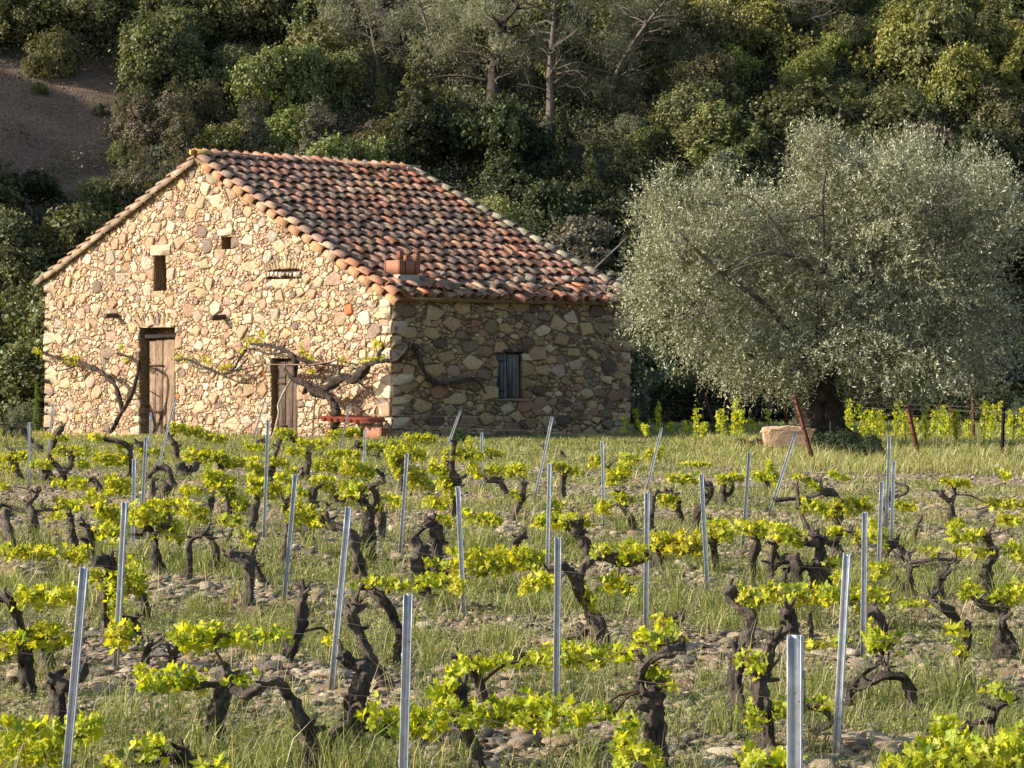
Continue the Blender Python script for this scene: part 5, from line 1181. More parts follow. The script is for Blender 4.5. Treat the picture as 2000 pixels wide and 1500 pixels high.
def lean_word(v):
    pts = v['st'][0][1]; dx = pts[-1][0] - pts[0][0]; dy = abs(pts[-1][1] - pts[0][1]) + 1
    return 'upright' if abs(dx) / dy < .25 else ('leaning left' if dx < 0 else 'leaning right')
rows = {}
for v in vines: rows.setdefault(v['row'], []).append(v)
for rw, vs in rows.items():
    vs.sort(key=lambda v: v['fx'])
    for k, v in enumerate(vs):
        w = v['st'][0][0] * v['d'] / F; th = 'thick' if w > .058 else ('slender' if w < .04 else 'gnarled')
        lf = 'bare' if not v['leaf'] else 'leafy'
        fork = ' forked' if len(v['st']) > 1 else ''
        v['label'] = f"{th}{fork} {lf} old vine, {lean_word(v)}, {NUM[min(k, 24)]} from the left in {NUM[min(rw, 24)]} row"
for vi, v in enumerate(vines):
    d0 = v['d']; base = P3(v['fx'], v['fy'], d0); hz = float(HN(base[0], d0)); base[2] = hz
    root = empty('old_vine', base, v['label'], 'grapevine', 'old vines of the vineyard')
    s = d0 / F; r = np.random.default_rng(500 + vi); node3 = {}
    for si, (w, pts) in enumerate(v['st']):
        P = []; R = []; dy = 0
        for j, (qx, qy) in enumerate(pts):
            dy = dy * .6 + r.normal(0, .03) * (j > 0 or si > 0); key = (qx, qy)
            p = P3(qx, qy, d0 + dy)
            if si == 0 and j == 0: p = P3(qx, qy, d0); p[2] = min(p[2], hz + .03) - .05
            node3[key] = p; P.append(p - base)
            f = j / max(1, len(pts) - 1); R.append(w * s / 2 * (.80 - .24 * f) * (1 + r.normal(0, .09)))
        if si == 0: R[0] *= 1.25
        thick = w * s > .022
        m_ = MB()
        if thick and si == 0: R[-1] *= 1.18
        tube(m_, P, R, .009 if d0 < 13 else (.014 if d0 < 20 else .03), (28 if thick else 12) if d0 < 13 else (20 if d0 < 20 else 12), .42 if thick else .22, vi * 7 + si, r.uniform(.75, 1.15) * np.array([1, 1, 1]), 11, .28 if thick else .1, .13 if thick else 0, .30 if thick else .08)
        if thick:       # knobs and pruning stubs
            for _ in range(r.integers(4, 8)):
                j = r.integers(len(P) // 2, len(P)); c = P[j]; a = r.normal(size=3); a[2] = abs(a[2]); a /= np.linalg.norm(a); L = r.uniform(.03, .065); rr = R[j] * r.uniform(.35, .6)
                tube(m_, [c, c + a * (R[j] + L * .5), c + a * (R[j] + L)], [rr * 1.3, rr, rr * .8], .012, 8, .3, vi + _, (.9, .9, .9))
        obj('trunk' if si == 0 else ('arm' if thick else 'cane'), m_.mesh('vine_wood', True), M_bark if thick else M_cane, root)
    for (x0, y0, x1, y1, th, dist, q, e) in v['leaf']:
        zs = CH - (max(y0, y1) - HY) * s; dl = d0
        if zs < .12: dl = min(d0, (CH - .16) * F / (max(y0, y1) - HY))
        sl_ = dl / F; A = P3(x0, y0 + th * .12, dl + r.normal(0, .04)); B = P3(x1, y1 + th * .12, dl + r.normal(0, .04)); Lc = np.linalg.norm(B - A)
        E = P3(e[0], e[1] + th * .12, dl); Q = min(node3.items(), key=lambda t: (t[0][0] - q[0]) ** 2 + (t[0][1] - q[1]) ** 2)[1]
        m_ = MB(); nn = 5; cp = [A + (B - A) * t + np.array([0, r.normal(0, .01), r.normal(0, .008)]) for t in np.linspace(-.04, 1.04, nn)]
        tube(m_, [p - base for p in cp], np.linspace(.0055, .0035, nn), .05, 6, .2, vi, (1, 1, 1), 14)
        if np.linalg.norm(Q - E) < 1.0 and dist < 150:
            mid = (Q + E) / 2 + np.array([0, 0, .03]); tube(m_, [Q - base, mid - base, E - base], [.009, .007, .0055], .05, 6, .2, vi, (1, 1, 1), 14)
        nsp = max(1, int(Lc / .075)); PT = []; thm = th * sl_ * .5
        for _ in range(nsp):      # short green shoots rising off the cane
            p0 = A + (B - A) * r.random(); hh = thm * r.uniform(.4, 1.25); tip = p0 + np.array([r.normal(0, .03), r.normal(0, .04), hh])
            tube(m_, [p0 - base, (p0 + tip) / 2 + r.normal(0, .008, 3) - base, tip - base], [.0028, .0022, .0012], .05, 4, 0, 0, (2.2, 3.0, .9))
        cane = obj('shoot', m_.mesh('cane', True), M_cane, root)
        lsz = .047 if d0 < 16 else .052; n = int(np.clip((12 if d0 < 16 else 13) * max(Lc, .05) * (th * sl_) / (lsz * lsz * 1.1), 14, 330))
        t_ = r.random(n); PT = A + (B - A) * t_[:, None] + np.stack([r.normal(0, .018, n), r.normal(0, .06, n), (r.uniform(-.48, .62, n) * (.55 + .55 * np.abs(np.sin(t_ * 9 + vi)))) * th * sl_], 1)
        PT[:, 2] = np.maximum(PT[:, 2], hz + .02)
        size = lsz * r.uniform(.55, 1.35, n)
        orange = (1268, 1058) == (x0, y0)
        cm = np.array([1.05, .97, 1.0]) if orange else 1.0
        add_leaves(cane, PT, size, r, d0 < 11.2, base, cm)
print('leaf objects', n_leaf_obj)

# ------------------------------------------------------------------ galvanised posts: (top x, top y, base x, base y or None when below the frame)
PO = [(58, 825, 58, 962), (104, 790, 93, 906), (295, 806, 292, 905), (344, 776, 306, 930), (286, 853, 277, 1040), (263, 897, 260, 1092), (246, 980, 228, 1303), (166, 1108, 126, 1500), (524, 820, 516, 1062), (578, 926, 555, 1182), (682, 990, 648, 1352),
      (714, 838, 711, 948), (684, 788, 660, 895), (796, 885, 782, 1090), (900, 802, 848, 952), (895, 950, 907, 1202), (798, 1160, 784, 1540), (942, 845, 940, 964), (519, 777, 494, 860), (1079, 815, 1045, 985), (1075, 905, 1070, 1117), (1091, 1050, 1087, 1405),
      (1177, 862, 1181, 1042), (1293, 835, 1264, 965), (1265, 962, 1262, 1247), (1370, 925, 1383, 1154), (1464, 883, 1451, 1072), (1554, 847, 1502, 1012), (1737, 850, 1731, 1042), (1746, 899, 1741, 1064), (1723, 940, 1715, 1147), (1690, 1000, 1686, 1287), (1656, 1083, 1634, 1489), (1555, 1240, 1555, 1640)]
def post_mesh(Lh, wd, r):
    """open hat profile with folded edges, punched holes imitated by small dark plates"""
    w = wd / 2; dpt = wd * .62; t = .0022; prof = [(-w, dpt), (-w, 0), (-w * .35, 0), (-w * .28, wd * .10), (w * .28, wd * .10), (w * .35, 0), (w, 0), (w, dpt)]
    inn = [(-w + t, dpt), (-w + t, t), (-w * .35, t), (-w * .25, wd * .10 + t), (w * .25, wd * .10 + t), (w * .35, t), (w - t, t), (w - t, dpt)]
    n = len(prof); m_ = MB(); nz = 8
    V = [(x, y, -.25 + (Lh + .25) * k / nz) for k in range(nz + 1) for (x, y) in prof + inn]; V = np.array(V, float); N2 = 2 * n; fs = []
    for k in range(nz):
        a = k * N2; b_ = a + N2
        for i in range(n - 1): fs.append([a + i, a + i + 1, b_ + i + 1, b_ + i]); fs.append([a + n + i + 1, a + n + i, b_ + n + i, b_ + n + i + 1])
        fs.append([a + n, a, b_, b_ + n]); fs.append([a + n - 1, a + 2 * n - 1, b_ + 2 * n - 1, b_ + n - 1])
    tp = nz * N2
    for i in range(n - 1): fs.append([tp + i, tp + i + 1, tp + n + i + 1, tp + n + i])
    m_.add(V, fs, (1, 1, 1))
    for zz in np.arange(.12, Lh, .16):  # wire hooks bent out of the flanges
        for sx in (-1, 1): m_.add(box_pts((sx * w - (.003 if sx < 0 else 0), -.004, zz), (.003, 0, 0), (0, .012, 0), (0, 0, .018)), BOXF, (.55, .55, .55))
    for zz in np.arange(.10, Lh - .02, .08): m_.add(box_pts((-.003, wd * .10 - .0012, zz), (.006, 0, 0), (0, .001, 0), (0, 0, .016)), BOXF, (.12, .11, .10))  # dark plates on the face, coloured like the shade inside punched holes
    return m_
posts = []
for k, (tx, ty, bx, by) in enumerate(PO):
    d = depth_at(by) if by < 1500 else None
    if d is None: d = (CH - .80) * F / (ty - HY) if k != 33 else (CH - .86) * F / (ty - HY)
    b_ = P3(bx, HY + CH * F / d, d); b_[2] = float(HN(b_[0], d)); t_ = P3(tx, ty, d)
    posts.append(dict(b=b_, t=t_, d=d, q=rowq(b_[0], d), px=bx))
posts_rows = {}
for p in posts: posts_rows.setdefault(int(round((p['q'] - 7.2) / 2.62)), []).append(p)
for rw, ps in sorted(posts_rows.items()):
    ps.sort(key=lambda p: p['px'])
    for k, p in enumerate(ps):
        ax = Vector(p['t'] - p['b']); Lh = ax.length; lean = ax.x / Lh
        m_ = post_mesh(Lh, .027 if p['px'] != 1555 else .034, rv_); o = obj('post', m_.mesh('vine_post'), M_galv, color=tuple(np.array([1, 1, 1]) * rv_.uniform(.85, 1.1)))
        z = ax.normalized(); y = Vector((-.25 + rv_.normal(0, .12), -.95, 0)); x = y.cross(z).normalized(); y = z.cross(x)
        M4 = Matrix((x, y, z)).transposed().to_4x4(); M4.translation = Vector(p['b']); o.matrix_world = M4; o.name = 'vine_post'
        lw = 'upright' if abs(lean) < .07 else ('leaning right' if lean > 0 else 'leaning left'); lw = 'steeply tilted' if abs(lean) > .17 else lw
        o['label'] = f"{lw} galvanised steel post, {NUM[k]} from the left of the {NUM[max(0, rw + 1)]} line of posts"; o['category'] = 'post'; o['group'] = 'galvanised posts of the vineyard trellis'
WL = {}
for rw, ps in sorted(posts_rows.items()):
    ps2 = sorted(ps, key=lambda p: p['b'][0]); lastx = None; ch = []
    for p in ps2:
        if lastx is None or p['b'][0] - lastx > .6: ch.append(p); lastx = p['b'][0]
    for lv, fr in enumerate((.38, .60, .82)):
        pts = []
        a = ch[0]; q0 = a['b'] + (a['t'] - a['b']) * fr; far = 6.0; pts.append(q0 + np.array([ROWDIR[0], ROWDIR[1], 0]) * far)
        for p in ch: pts.append(p['b'] + (p['t'] - p['b']) * fr)
        z_ = ch[-1]; q1 = z_['b'] + (z_['t'] - z_['b']) * fr; pts.append(q1 - np.array([ROWDIR[0], ROWDIR[1], 0]) * 4.0)
        m_ = MB()
        for A, B in zip(pts[:-1], pts[1:]):
            mid = (A + B) / 2 - np.array([0, 0, .012]); dm = mid[1]; rr = max(.0009, dm * .00004); tube(m_, [A, mid, B], [rr] * 3, .5, 4)
        o = obj('trellis_wire', m_.mesh('wire'), M_wire); o['category'] = 'wire'; o['group'] = 'trellis wires of the vineyard'
        o['label'] = f"{('lowest', 'middle', 'top')[lv]} steel wire strung along the {NUM[max(0, rw + 1)]} line of posts"
# ------------------------------------------------------------------ vines climbing on the barn, props and bricks by its corner
def GP(px, py, off=.15):
    u, z = gpx(px, py, off); return HP(u, -off, z)
def SP(px, py, off=.12):
    v, z = spx(px, py, off); return HP(-off, v, z)
def wall_vine(label, strokes, leaves, seed, root_pt, extra=()):
    r = np.random.default_rng(seed); base = np.array(root_pt); root = empty('climbing_vine', base, label, 'grapevine'); dall = base[1]
    for si, (w, off0, off1, pts) in enumerate(strokes):
        P = [GP(x, y, off0 + (off1 - off0) * j / (len(pts) - 1)) - base for j, (x, y) in enumerate(pts)]; s = dall / F
        m_ = MB(); R = [w * s / 2 * (.9 - .45 * j / (len(pts) - 1)) for j in range(len(pts))]
        if w > 3.5:
            for _ in range(7):
                j = r.integers(1, len(P)); dd = r.normal(size=3) * [1, .4, 1]; dd[2] = abs(dd[2]); dd /= np.linalg.norm(dd); L = r.uniform(.12, .4); tube(m_, [P[j], P[j] + dd * L * .5 + r.normal(0, .03, 3), P[j] + dd * L + r.normal(0, .05, 3)], [.010, .007, .003], .06, 5, 0, 0, (.7, .65, .6))
        tube(m_, P, R, .03, 14, .45 if w > 5 else .2, seed + si, (.5, .48, .46), 9, .3 if w > 5 else 0, .1 if w > 5 else 0, .25); obj('trunk' if si == 0 else 'branch', m_.mesh('wall_vine', True), M_bark, root)
    for (w, off, pts) in extra:
        P = [SP(x, y, off) - base for (x, y) in pts]; s = dall / F; m_ = MB(); R = [w * s / 2 * (.85 - .4 * j / (len(pts) - 1)) for j in range(len(pts))]
        tube(m_, P, R, .04, 10, .45, seed, (.6, .58, .55), 9, .3, 0, .25); obj('branch', m_.mesh('wall_vine', True), M_bark, root)
    for (x0, y0, x1, y1, th) in leaves:
        s = dall / F; n = int(np.clip(sqrt((x1 - x0) ** 2 + (y1 - y0) ** 2 + 40) * th * s * s / (.05 ** 2 * .28), 26, 240)); t = r.random(n)
        A = GP(x0, y0, .3); B = GP(x1, y1, .3); PT = A + (B - A) * t[:, None] + r.normal(0, 1, (n, 3)) * np.array([.03, .07, th * s * .32])
        add_leaves(root, PT, .060 * r.uniform(.6, 1.3, n), r, False, base)
wall_vine('thin forked vine climbing the gable left of the bleached door', [(8, .5, .3, [(216, 845), (232, 815), (250, 785), (264, 750), (270, 715), (262, 702), (245, 695), (228, 690)]), (8, .45, .25, [(240, 805), (233, 780), (226, 755), (208, 735), (180, 718), (150, 705), (120, 700), (100, 695), (84, 688)]), (3, .3, .3, [(270, 715), (274, 700), (278, 692)]), (3, .3, .3, [(262, 752), (250, 745), (238, 740), (222, 748)]), (4, .3, .3, [(150, 705), (140, 718), (110, 725)])],
          [(66, 680, 80, 692, 14), (122, 700, 160, 703, 12), (236, 678, 240, 682, 10), (245, 700, 250, 704, 8), (130, 706, 150, 712, 8)], 71, GP(216, 848, .5))
wall_vine('massive gnarled vine spreading over the dark door and round the corner', [
    (15, .6, .5, [(650, 838), (657, 812), (652, 790), (640, 775), (622, 768), (613, 764)]), (17, .5, .35, [(613, 766), (635, 760), (652, 748), (668, 738), (690, 742), (706, 728), (722, 712), (740, 704)]), (9, .35, .2, [(740, 704), (756, 704), (768, 706), (785, 696), (792, 684), (798, 676)]),
    (12, .5, .4, [(613, 764), (600, 752), (585, 744), (570, 738), (556, 722)]), (12, .5, .45, [(600, 752), (597, 762), (592, 768)]), (9, .45, .4, [(575, 735), (577, 715), (575, 700), (562, 688), (545, 680), (520, 674), (490, 672)]), (4, .4, .4, [(560, 686), (530, 692), (500, 684), (482, 681)]), (6, .35, .3, [(480, 684), (468, 700), (460, 715), (448, 730)]), (6, .4, .4, [(575, 700), (600, 705), (640, 712), (680, 716)]),
    (8, .35, .3, [(742, 702), (740, 690), (748, 680), (744, 672)]), (6, .4, .35, [(668, 738), (662, 728), (665, 722)]), (2.5, .4, .4, [(622, 760), (617, 742), (610, 730), (606, 720)]), (3, .35, .3, [(590, 720), (582, 704), (578, 696)]), (2.5, .35, .35, [(700, 712), (665, 706), (652, 700)]), (3, .3, .3, [(690, 735), (720, 765), (745, 788)])],
    [(480, 664, 512, 668, 12), (508, 652, 518, 660, 12), (587, 676, 596, 690, 12), (606, 722, 612, 728, 8), (600, 695, 612, 702, 7), (668, 702, 674, 712, 12), (706, 706, 750, 700, 11), (728, 670, 748, 672, 14), (735, 698, 752, 696, 14), (560, 730, 576, 740, 8), (482, 676, 470, 690, 6)], 72, GP(650, 840, .6),
    [(9, .15, [(765, 706), (785, 700), (798, 680), (808, 674)]), (8, .12, [(802, 676), (816, 690), (824, 715), (838, 738), (852, 748), (880, 748), (905, 744), (925, 742), (940, 752), (948, 768)]), (11, .16, [(796, 682), (804, 674), (816, 680)]), (4, .12, [(905, 744), (915, 738), (932, 738)])])
wall_vine('long thin cane trained along the gable between the two doors', [(5, .35, .35, [(345, 704), (365, 702), (388, 712), (412, 722), (432, 730), (452, 728), (470, 715), (484, 700)]), (3, .3, .3, [(432, 730), (470, 722), (500, 716), (520, 712)])], [(340, 696, 352, 696, 12), (355, 702, 372, 704, 9), (395, 702, 412, 706, 14), (430, 716, 440, 722, 9), (445, 712, 452, 716, 7)], 73, GP(345, 704, .35))

def stick(name, label, cat, pts, w, mat, off=(.8, .5), tint=(1, 1, 1), sides=7):
    P = [GP(x, y, off[0] + (off[1] - off[0]) * j / (len(pts) - 1)) for j, (x, y) in enumerate(pts)]; s = P[0][1] / F; m_ = MB(); b0 = P[0].copy()
    tube(m_, [p - b0 for p in P], [w * s / 2] * len(P), .08, sides, .15, 3, tint, 6); o = obj(name, m_.mesh(name, True), mat); o.location = b0; o['label'] = label; o['category'] = cat; return o
stick('wooden_prop', 'crooked pale wooden prop leaning up to the vine in front of the dark door', 'prop', [(528, 868), (538, 835), (545, 805), (543, 792), (555, 765), (568, 742)], 4.5, M_wood, (.9, .5), (2.0, 2.0, 2.0))
stick('thin_prop', 'thin dark stick standing under the massive vine', 'prop', [(610, 862), (612, 820), (616, 772)], 3, M_wood, (.7, .5), (.8, .75, .7))
u, z = gpx(515, 713, .45); ub, _ = gpx(600, 707, .45)
V, fs = rough_block(np.zeros(3), UD * (ub - u), VD * .13, ZU * .022 , rv_, 1, .1, .002); m_ = MB(); m_.add(V, fs, (1.7, 1.6, 1.5)); o = obj('board', m_.mesh('board'), M_wood); o.location = HP(u, -.5, z); o['label'] = 'weathered board lying level across the top of the dark door'; o['category'] = 'board'
u, z = gpx(600, 716, .45); ub, zb2 = gpx(652, 706, .45)
V, fs = rough_block(np.zeros(3), UD * (ub - u) + ZU * (zb2 - z), VD * .05, ZU * .03, rv_, 1, .1, .002); m_ = MB(); m_.add(V, fs, (1.5, 1.3, 1.1)); o = obj('batten', m_.mesh('batten'), M_wood); o.location = HP(u, -.45, z); o['label'] = 'thin wooden batten slanting up from the board above the dark door'; o['category'] = 'batten'

# corrugated red sheet on hollow bricks
def GPt(px, py, off): u, z = gpx(px, py, off); return u, z
u0, z0 = gpx(748, 822, .25); u1, z1 = gpx(632, 824, .75)
cs_b = HP(0, -.5, z0); cols, rows_ = 61, 2; V = []; Wd = u1 - u0 + .1
for sgn in (0, 1):
    for j in range(rows_):
        for i in range(cols):
            t = i / (cols - 1); V.append(UD * (u0 + Wd * t) + VD * (-.28 + j * .62 + .0) + ZU * (.045 * cos(t * 2 * pi * 6.5) * -1 + .03 * t - .008 * sgn + .03 * j))
V = np.array(V); i = np.arange(cols - 1); q1 = np.stack([i, i + 1, i + cols + 1, i + cols], 1); q2 = q1[:, ::-1] + 2 * cols; q3 = np.stack([i + 2 * cols, i + 2 * cols + 1, i + 1, i], 1); q4 = np.stack([i + cols, i + cols + 1, i + 3 * cols + 1, i + 3 * cols], 1)
m_ = MB(); m_.add(V, np.vstack([q1, q2, q3, q4]), (.80, .42, .36)); o = obj('corrugated_sheet', m_.mesh('corrugated_sheet', True), M_brick); o.location = cs_b
o['label'] = 'red corrugated sheet laid on hollow bricks by the barn corner'; o['category'] = 'roofing sheet'
bk = [((635, 834, 855), .62, 'upper hollow brick at the left end under the red sheet'), ((635, 855, 872), .64, 'lower hollow brick at the left end under the red sheet'), ((652, 840, 872), .35, 'hollow brick set back under the middle of the red sheet')]
for kk, ((bx, by0, by1), off, lb) in enumerate(bk):
    u, zt = gpx(bx, by0, off); _, zb2 = gpx(bx, by1, off); h = zt - zb2
    o = hollow_brick(None, HP(u - .17, -off, zb2 + .005), VD * .45, UD * .17, ZU * (h - .01), 'hollow_brick', 50 + kk); o['label'] = lb; o['category'] = 'brick'
u, zt = gpx(714, 833, .5); _, zb2 = gpx(714, 860, .5)
o = hollow_brick(None, HP(u, -.55, zb2), -UD * .52 - ZU * .02, VD * .2, ZU * (zt - zb2), 'hollow_brick', 60); o['label'] = 'hollow brick lying on its side at the right end of the red sheet'; o['category'] = 'brick'
for kk, bx in enumerate((670, 690)):
    u, zt = gpx(bx, 842, .3); o = hollow_brick(None, HP(u - .2, -.35, -.05), VD * .3, UD * .2, ZU * (zt + .05), 'hollow_brick', 70 + kk); o['label'] = ('dark', 'second dark')[kk] + ' hollow brick standing in the shade under the red sheet'; o['category'] = 'brick'

# ------------------------------------------------------------------ younger vineyard beyond, with rusty posts
RP_ = [(1374, 768, 1397, 840, 7, 0), (1526, 766, 1539, 806, 6, 0), (1552, 774, 1591, 912, 8, 0), (1703, 764, 1706, 812, 6, 0), (1772, 792, 1795, 896, 9, 0), (1854, 788, 1868, 856, 6, 0), (1900, 770, 1902, 862, 6, 0), (1960, 796, 1957, 902, 7, 1), (1995, 798, 1996, 856, 7, 0), (1228, 792, 1244, 842, 5, 0), (1306, 796, 1306, 840, 4, 0), (1979, 822, 1979, 860, 4, 0)]
for k, (tx, ty, bx, by, w, blk_) in enumerate(RP_):
    d = min(depth_at(by), 57); b_ = P3(bx, HY + CH * F / d, d); b_[2] = float(H(b_[0], d)); t_ = P3(tx, ty, d); s = d / F; ax = Vector(t_ - b_); L = ax.length; wd = w * s
    m_ = MB(); t = .006
    for (x0, y0, sx, sy) in ((-wd / 2, 0, wd, t), (-wd / 2, t, t, wd * .6), (-t / 2, -wd * .3, t, wd * .3)): m_.add(box_pts((x0, y0, -.2), (sx, 0, 0), (0, sy, 0), (0, 0, L + .2)), BOXF)
    m_.add(box_pts((-wd * .8, -wd * .3, L - .02), (wd * 1.6, 0, 0), (0, wd * .6, 0), (0, 0, .03)), BOXF)
    for zz in np.arange(.2, L - .05, .18): m_.add(box_pts((-wd * .7, -.01, zz), (wd * 1.4, 0, 0), (0, .008, 0), (0, 0, .012)), BOXF, (.7, .7, .7))
    o = obj('rusty_post', m_.mesh('rusty_post'), M_rust, color=(1, 1, 1) if not blk_ else (.12, .25, .35)); z_ = ax.normalized(); y_ = Vector((.2, .97, 0)); x_ = y_.cross(z_).normalized(); y_ = z_.cross(x_)
    M4 = Matrix((x_, y_, z_)).transposed().to_4x4(); M4.translation = Vector(b_); o.matrix_world = M4; o['category'] = 'post'; o['group'] = 'angle-iron posts of the younger vineyard'
    where = ('behind the boulder, half way to the barn', 'directly left of the olive trunk', 'leaning over the pale boulder', 'right behind the olive trunk', 'tall and tilted in the open right of the olive tree', 'thin and tilted among tall leafy shoots', 'upright between two leafy shoots near the right edge', 'slim and upright near the right edge', 'at the very right edge of the younger vineyard', 'thin and tilted beside the barn corner', 'short and upright between barn and boulder', 'short, low among the shoots at the right edge')[k]
    o['label'] = ('black' if blk_ else 'rusty') + ' steel post ' + where
for k, (tx, ty, bx, by) in enumerate(((1622, 822, 1620, 884), (1699, 836, 1699, 882), (1830, 840, 1830, 900), (1910, 836, 1910, 906), (1975, 838, 1958, 905), (1372, 794, 1373, 838), (1428, 812, 1428, 842), (1768, 822, 1768, 880))):
    d = min(depth_at(by), 57); b_ = P3(bx, HY + CH * F / d, d); b_[2] = float(H(b_[0], d)); t_ = P3(tx, ty, d); m_ = MB(); tube(m_, [np.zeros(3) - [0, 0, .1], t_ - b_], [.008, .007], .3, 6, 0, 0, (2.2, 2.3, 2.2)); o = obj('thin_stake', m_.mesh('thin_stake'), M_wire); o.location = b_
    o['category'] = 'stake'; o['group'] = 'thin pale stakes of the younger vineyard'; o['label'] = 'thin pale metal stake beside a young vine right of the barn'
YV = [(1246, 800, 845, 14), (1262, 830, 850, 16), (1286, 784, 848, 14), (1308, 825, 850, 10), (1340, 822, 850, 20), (1358, 798, 852, 14), (1372, 825, 852, 12), (1412, 800, 850, 24), (1436, 775, 850, 18), (1446, 800, 850, 14), (1472, 816, 842, 14), (1503, 798, 828, 10), (1648, 780, 850, 16), (1662, 800, 850, 12), (1688, 788, 855, 20), (1706, 800, 865, 26), (1722, 800, 860, 20),
      (1748, 785, 855, 14), (1768, 800, 862, 20), (1808, 786, 855, 16), (1818, 800, 858, 14), (1836, 792, 858, 22), (1852, 802, 856, 22), (1868, 800, 856, 18), (1888, 818, 852, 14), (1920, 784, 852, 18), (1934, 790, 858, 20), (1958, 784, 850, 10), (1974, 800, 862, 16), (1994, 795, 865, 20), (1790, 815, 858, 14), (1222, 815, 846, 10)]
for k, (px, y0, y1, th) in enumerate(YV):
    r = np.random.default_rng(900 + k); d = min(depth_at(y1 + r.uniform(0, 22)), 54); x = (px - 1000) / F * d; b_ = np.array([x, d, float(H(x, d))]); s = d / F; root = empty('young_vine', b_, f'bright yellow-green young vine shoot, {NUM[min(k, 24)]} counting from the barn corner in the younger vineyard', 'grapevine', 'young vines trained upright beyond the barn')
    if k == 31: root['label'] = 'small yellow-green vine shoot touching the far corner of the barn'
    if k > 24 and k < 31: root['label'] = ['bright yellow-green young vine shoot near the right edge, before the rusty upright post', 'pair of full yellow-green vine shoots near the right edge', 'slim yellow-green vine shoot beside the black post', 'short bushy vine shoot low at the right edge', 'full vine shoot cut by the right edge', 'sparse vine shoot between the tilted posts'][k - 25]
    top = CH - (y0 - HY) * s - b_[2]; m_ = MB(); lean = r.normal(0, .05)
    tube(m_, [(0, 0, -.05), (lean * .4, 0, top * .5), (lean, 0, top)], [.014, .009, .004], .15, 6, .3, k); obj('stem', m_.mesh('young_stem', True), M_cane, root)
    lo = CH - (y1 - HY) * s - b_[2] if y1 < 860 else .1; lo = max(.12, min(lo, top * .6)); n = int(np.clip((top - lo) * th * s / (.05 ** 2 * 1.0) * 3.2, 60, 420)); t = r.random(n)
    PT = b_ + np.stack([lean * t + r.normal(0, th * s * .24, n), r.normal(0, .07, n), lo + (top - lo) * t], 1); add_leaves(root, PT, .060 * r.uniform(.6, 1.3, n), r, False, b_, np.array([1.1, 1.15, 1.2]))
for k, (y0a, xa, y0b, xb, d) in enumerate(((778, 1225, 806, 2010, 52), (793, 1225, 818, 2010, 52), (809, 1225, 832, 2010, 52), (768, 1376, 800, 2010, 50), (775, 1552, 812, 2010, 44), (800, 1890, 806, 2010, 40))):
    A = P3(xa, y0a, d + 2); B = P3(xb, y0b, d - 6); m_ = MB(); tube(m_, [A, (A + B) / 2 - [0, 0, .02], B], [.003] * 3, 1.5, 4, 0, 0, (1.6, 1.6, 1.6)); o = obj('trellis_wire', m_.mesh('wire'), M_wire)
    o['category'] = 'wire'; o['group'] = 'wires of the younger vineyard'; o['label'] = ('top', 'middle', 'lowest', 'second highest', 'nearest', 'short')[k] + ' wire stretched between the rusty posts of the younger vineyard'

# ------------------------------------------------------------------ ground cover
rg = np.random.default_rng(33)
def scatter(n, d0, d1, pw=1.0, margin=1.15):
    """points inside a wedge a little wider than the view; pw < 0 puts more near the eye"""
    u = rg.random(n)
    if abs(pw + 1) < 1e-6: d = d0 * (d1 / d0) ** u
    else: d = (d0 ** (pw + 1) + u * (d1 ** (pw + 1) - d0 ** (pw + 1))) ** (1 / (pw + 1))
    x = rg.uniform(-1, 1, n) * (1000 / F * d * margin + .6); return x, d
def blades(P, h, w, lean, col, name):
    n = len(P); a = rg.uniform(0, 2 * pi, n); dr = np.stack([np.cos(a), np.sin(a), np.zeros(n)], 1); sdv = np.stack([-np.sin(a + .6), np.cos(a + .6), np.zeros(n)], 1)
    up = np.array([0, 0, 1.0]); m = P + up * (h * .55)[:, None] + dr * (h * lean * .35)[:, None]; t = P + up * (h * (1 - lean * .35))[:, None] + dr * (h * lean)[:, None]
    V = np.stack([P - sdv * w[:, None], P + sdv * w[:, None], m + sdv * w[:, None] * .75, m - sdv * w[:, None] * .75, t], 1).reshape(-1, 3)
    i = np.arange(n) * 5; Fq = np.stack([i, i + 1, i + 2, i + 3], 1); Ft = np.stack([i + 3, i + 2, i + 4], 1)
    flat = np.concatenate([Fq.ravel(), Ft.ravel()]); sizes = np.concatenate([np.full(n, 4), np.full(n, 3)])
    tt = np.repeat(col, 5, 0).reshape(n, 5, 3); tt[:, 4] *= 1.25; tt[:, :2] *= .8
    return new_mesh(name, V, flat, tt.reshape(-1, 3), False, sizes)
GCOL = np.array([(.20, .245, .065), (.32, .34, .12), (.46, .43, .20), (.58, .51, .32), (.11, .155, .04)])
def grass(name, n, d0, d1, pw, hr, wmin, dens, mixw, tag):
    x, d = scatter(n, d0, d1, pw); keep = rg.random(n) < dens(x, d); x, d = x[keep], d[keep]
    tuft = rg.integers(0, 6, len(x)); x = x + rg.normal(0, .012, len(x)); z = HN(x, d)
    hn = .55 + .9 * np.clip(fbm(x * .9, d * .9, 0, 3, 61) + .45, 0, 1.2)
    h = rg.uniform(*hr, len(x)) * hn; w = np.maximum(wmin, d * .00016) * rg.uniform(.6, 1.3, len(x))
    zone = np.clip(fbm(x * .6, d * .35, 0, 3, 88) * 1.3 + .5, 0, 1)
    idx = np.array([rg.choice(5, len(x), p=np.array(m) / sum(m)) for m in mixw]); sel = (rg.random(len(x)) < zone).astype(int); ci = idx[sel, np.arange(len(x))]
    col = GCOL[ci] * rg.uniform(.75, 1.25, len(x))[:, None]
    P = np.stack([x, d, z - .01], 1); me = blades(P, h, w, rg.uniform(.1, 1.0, len(x)), col, name)
    o = obj('grass', me, M_grass, kind='stuff'); o.name = name; return len(x)
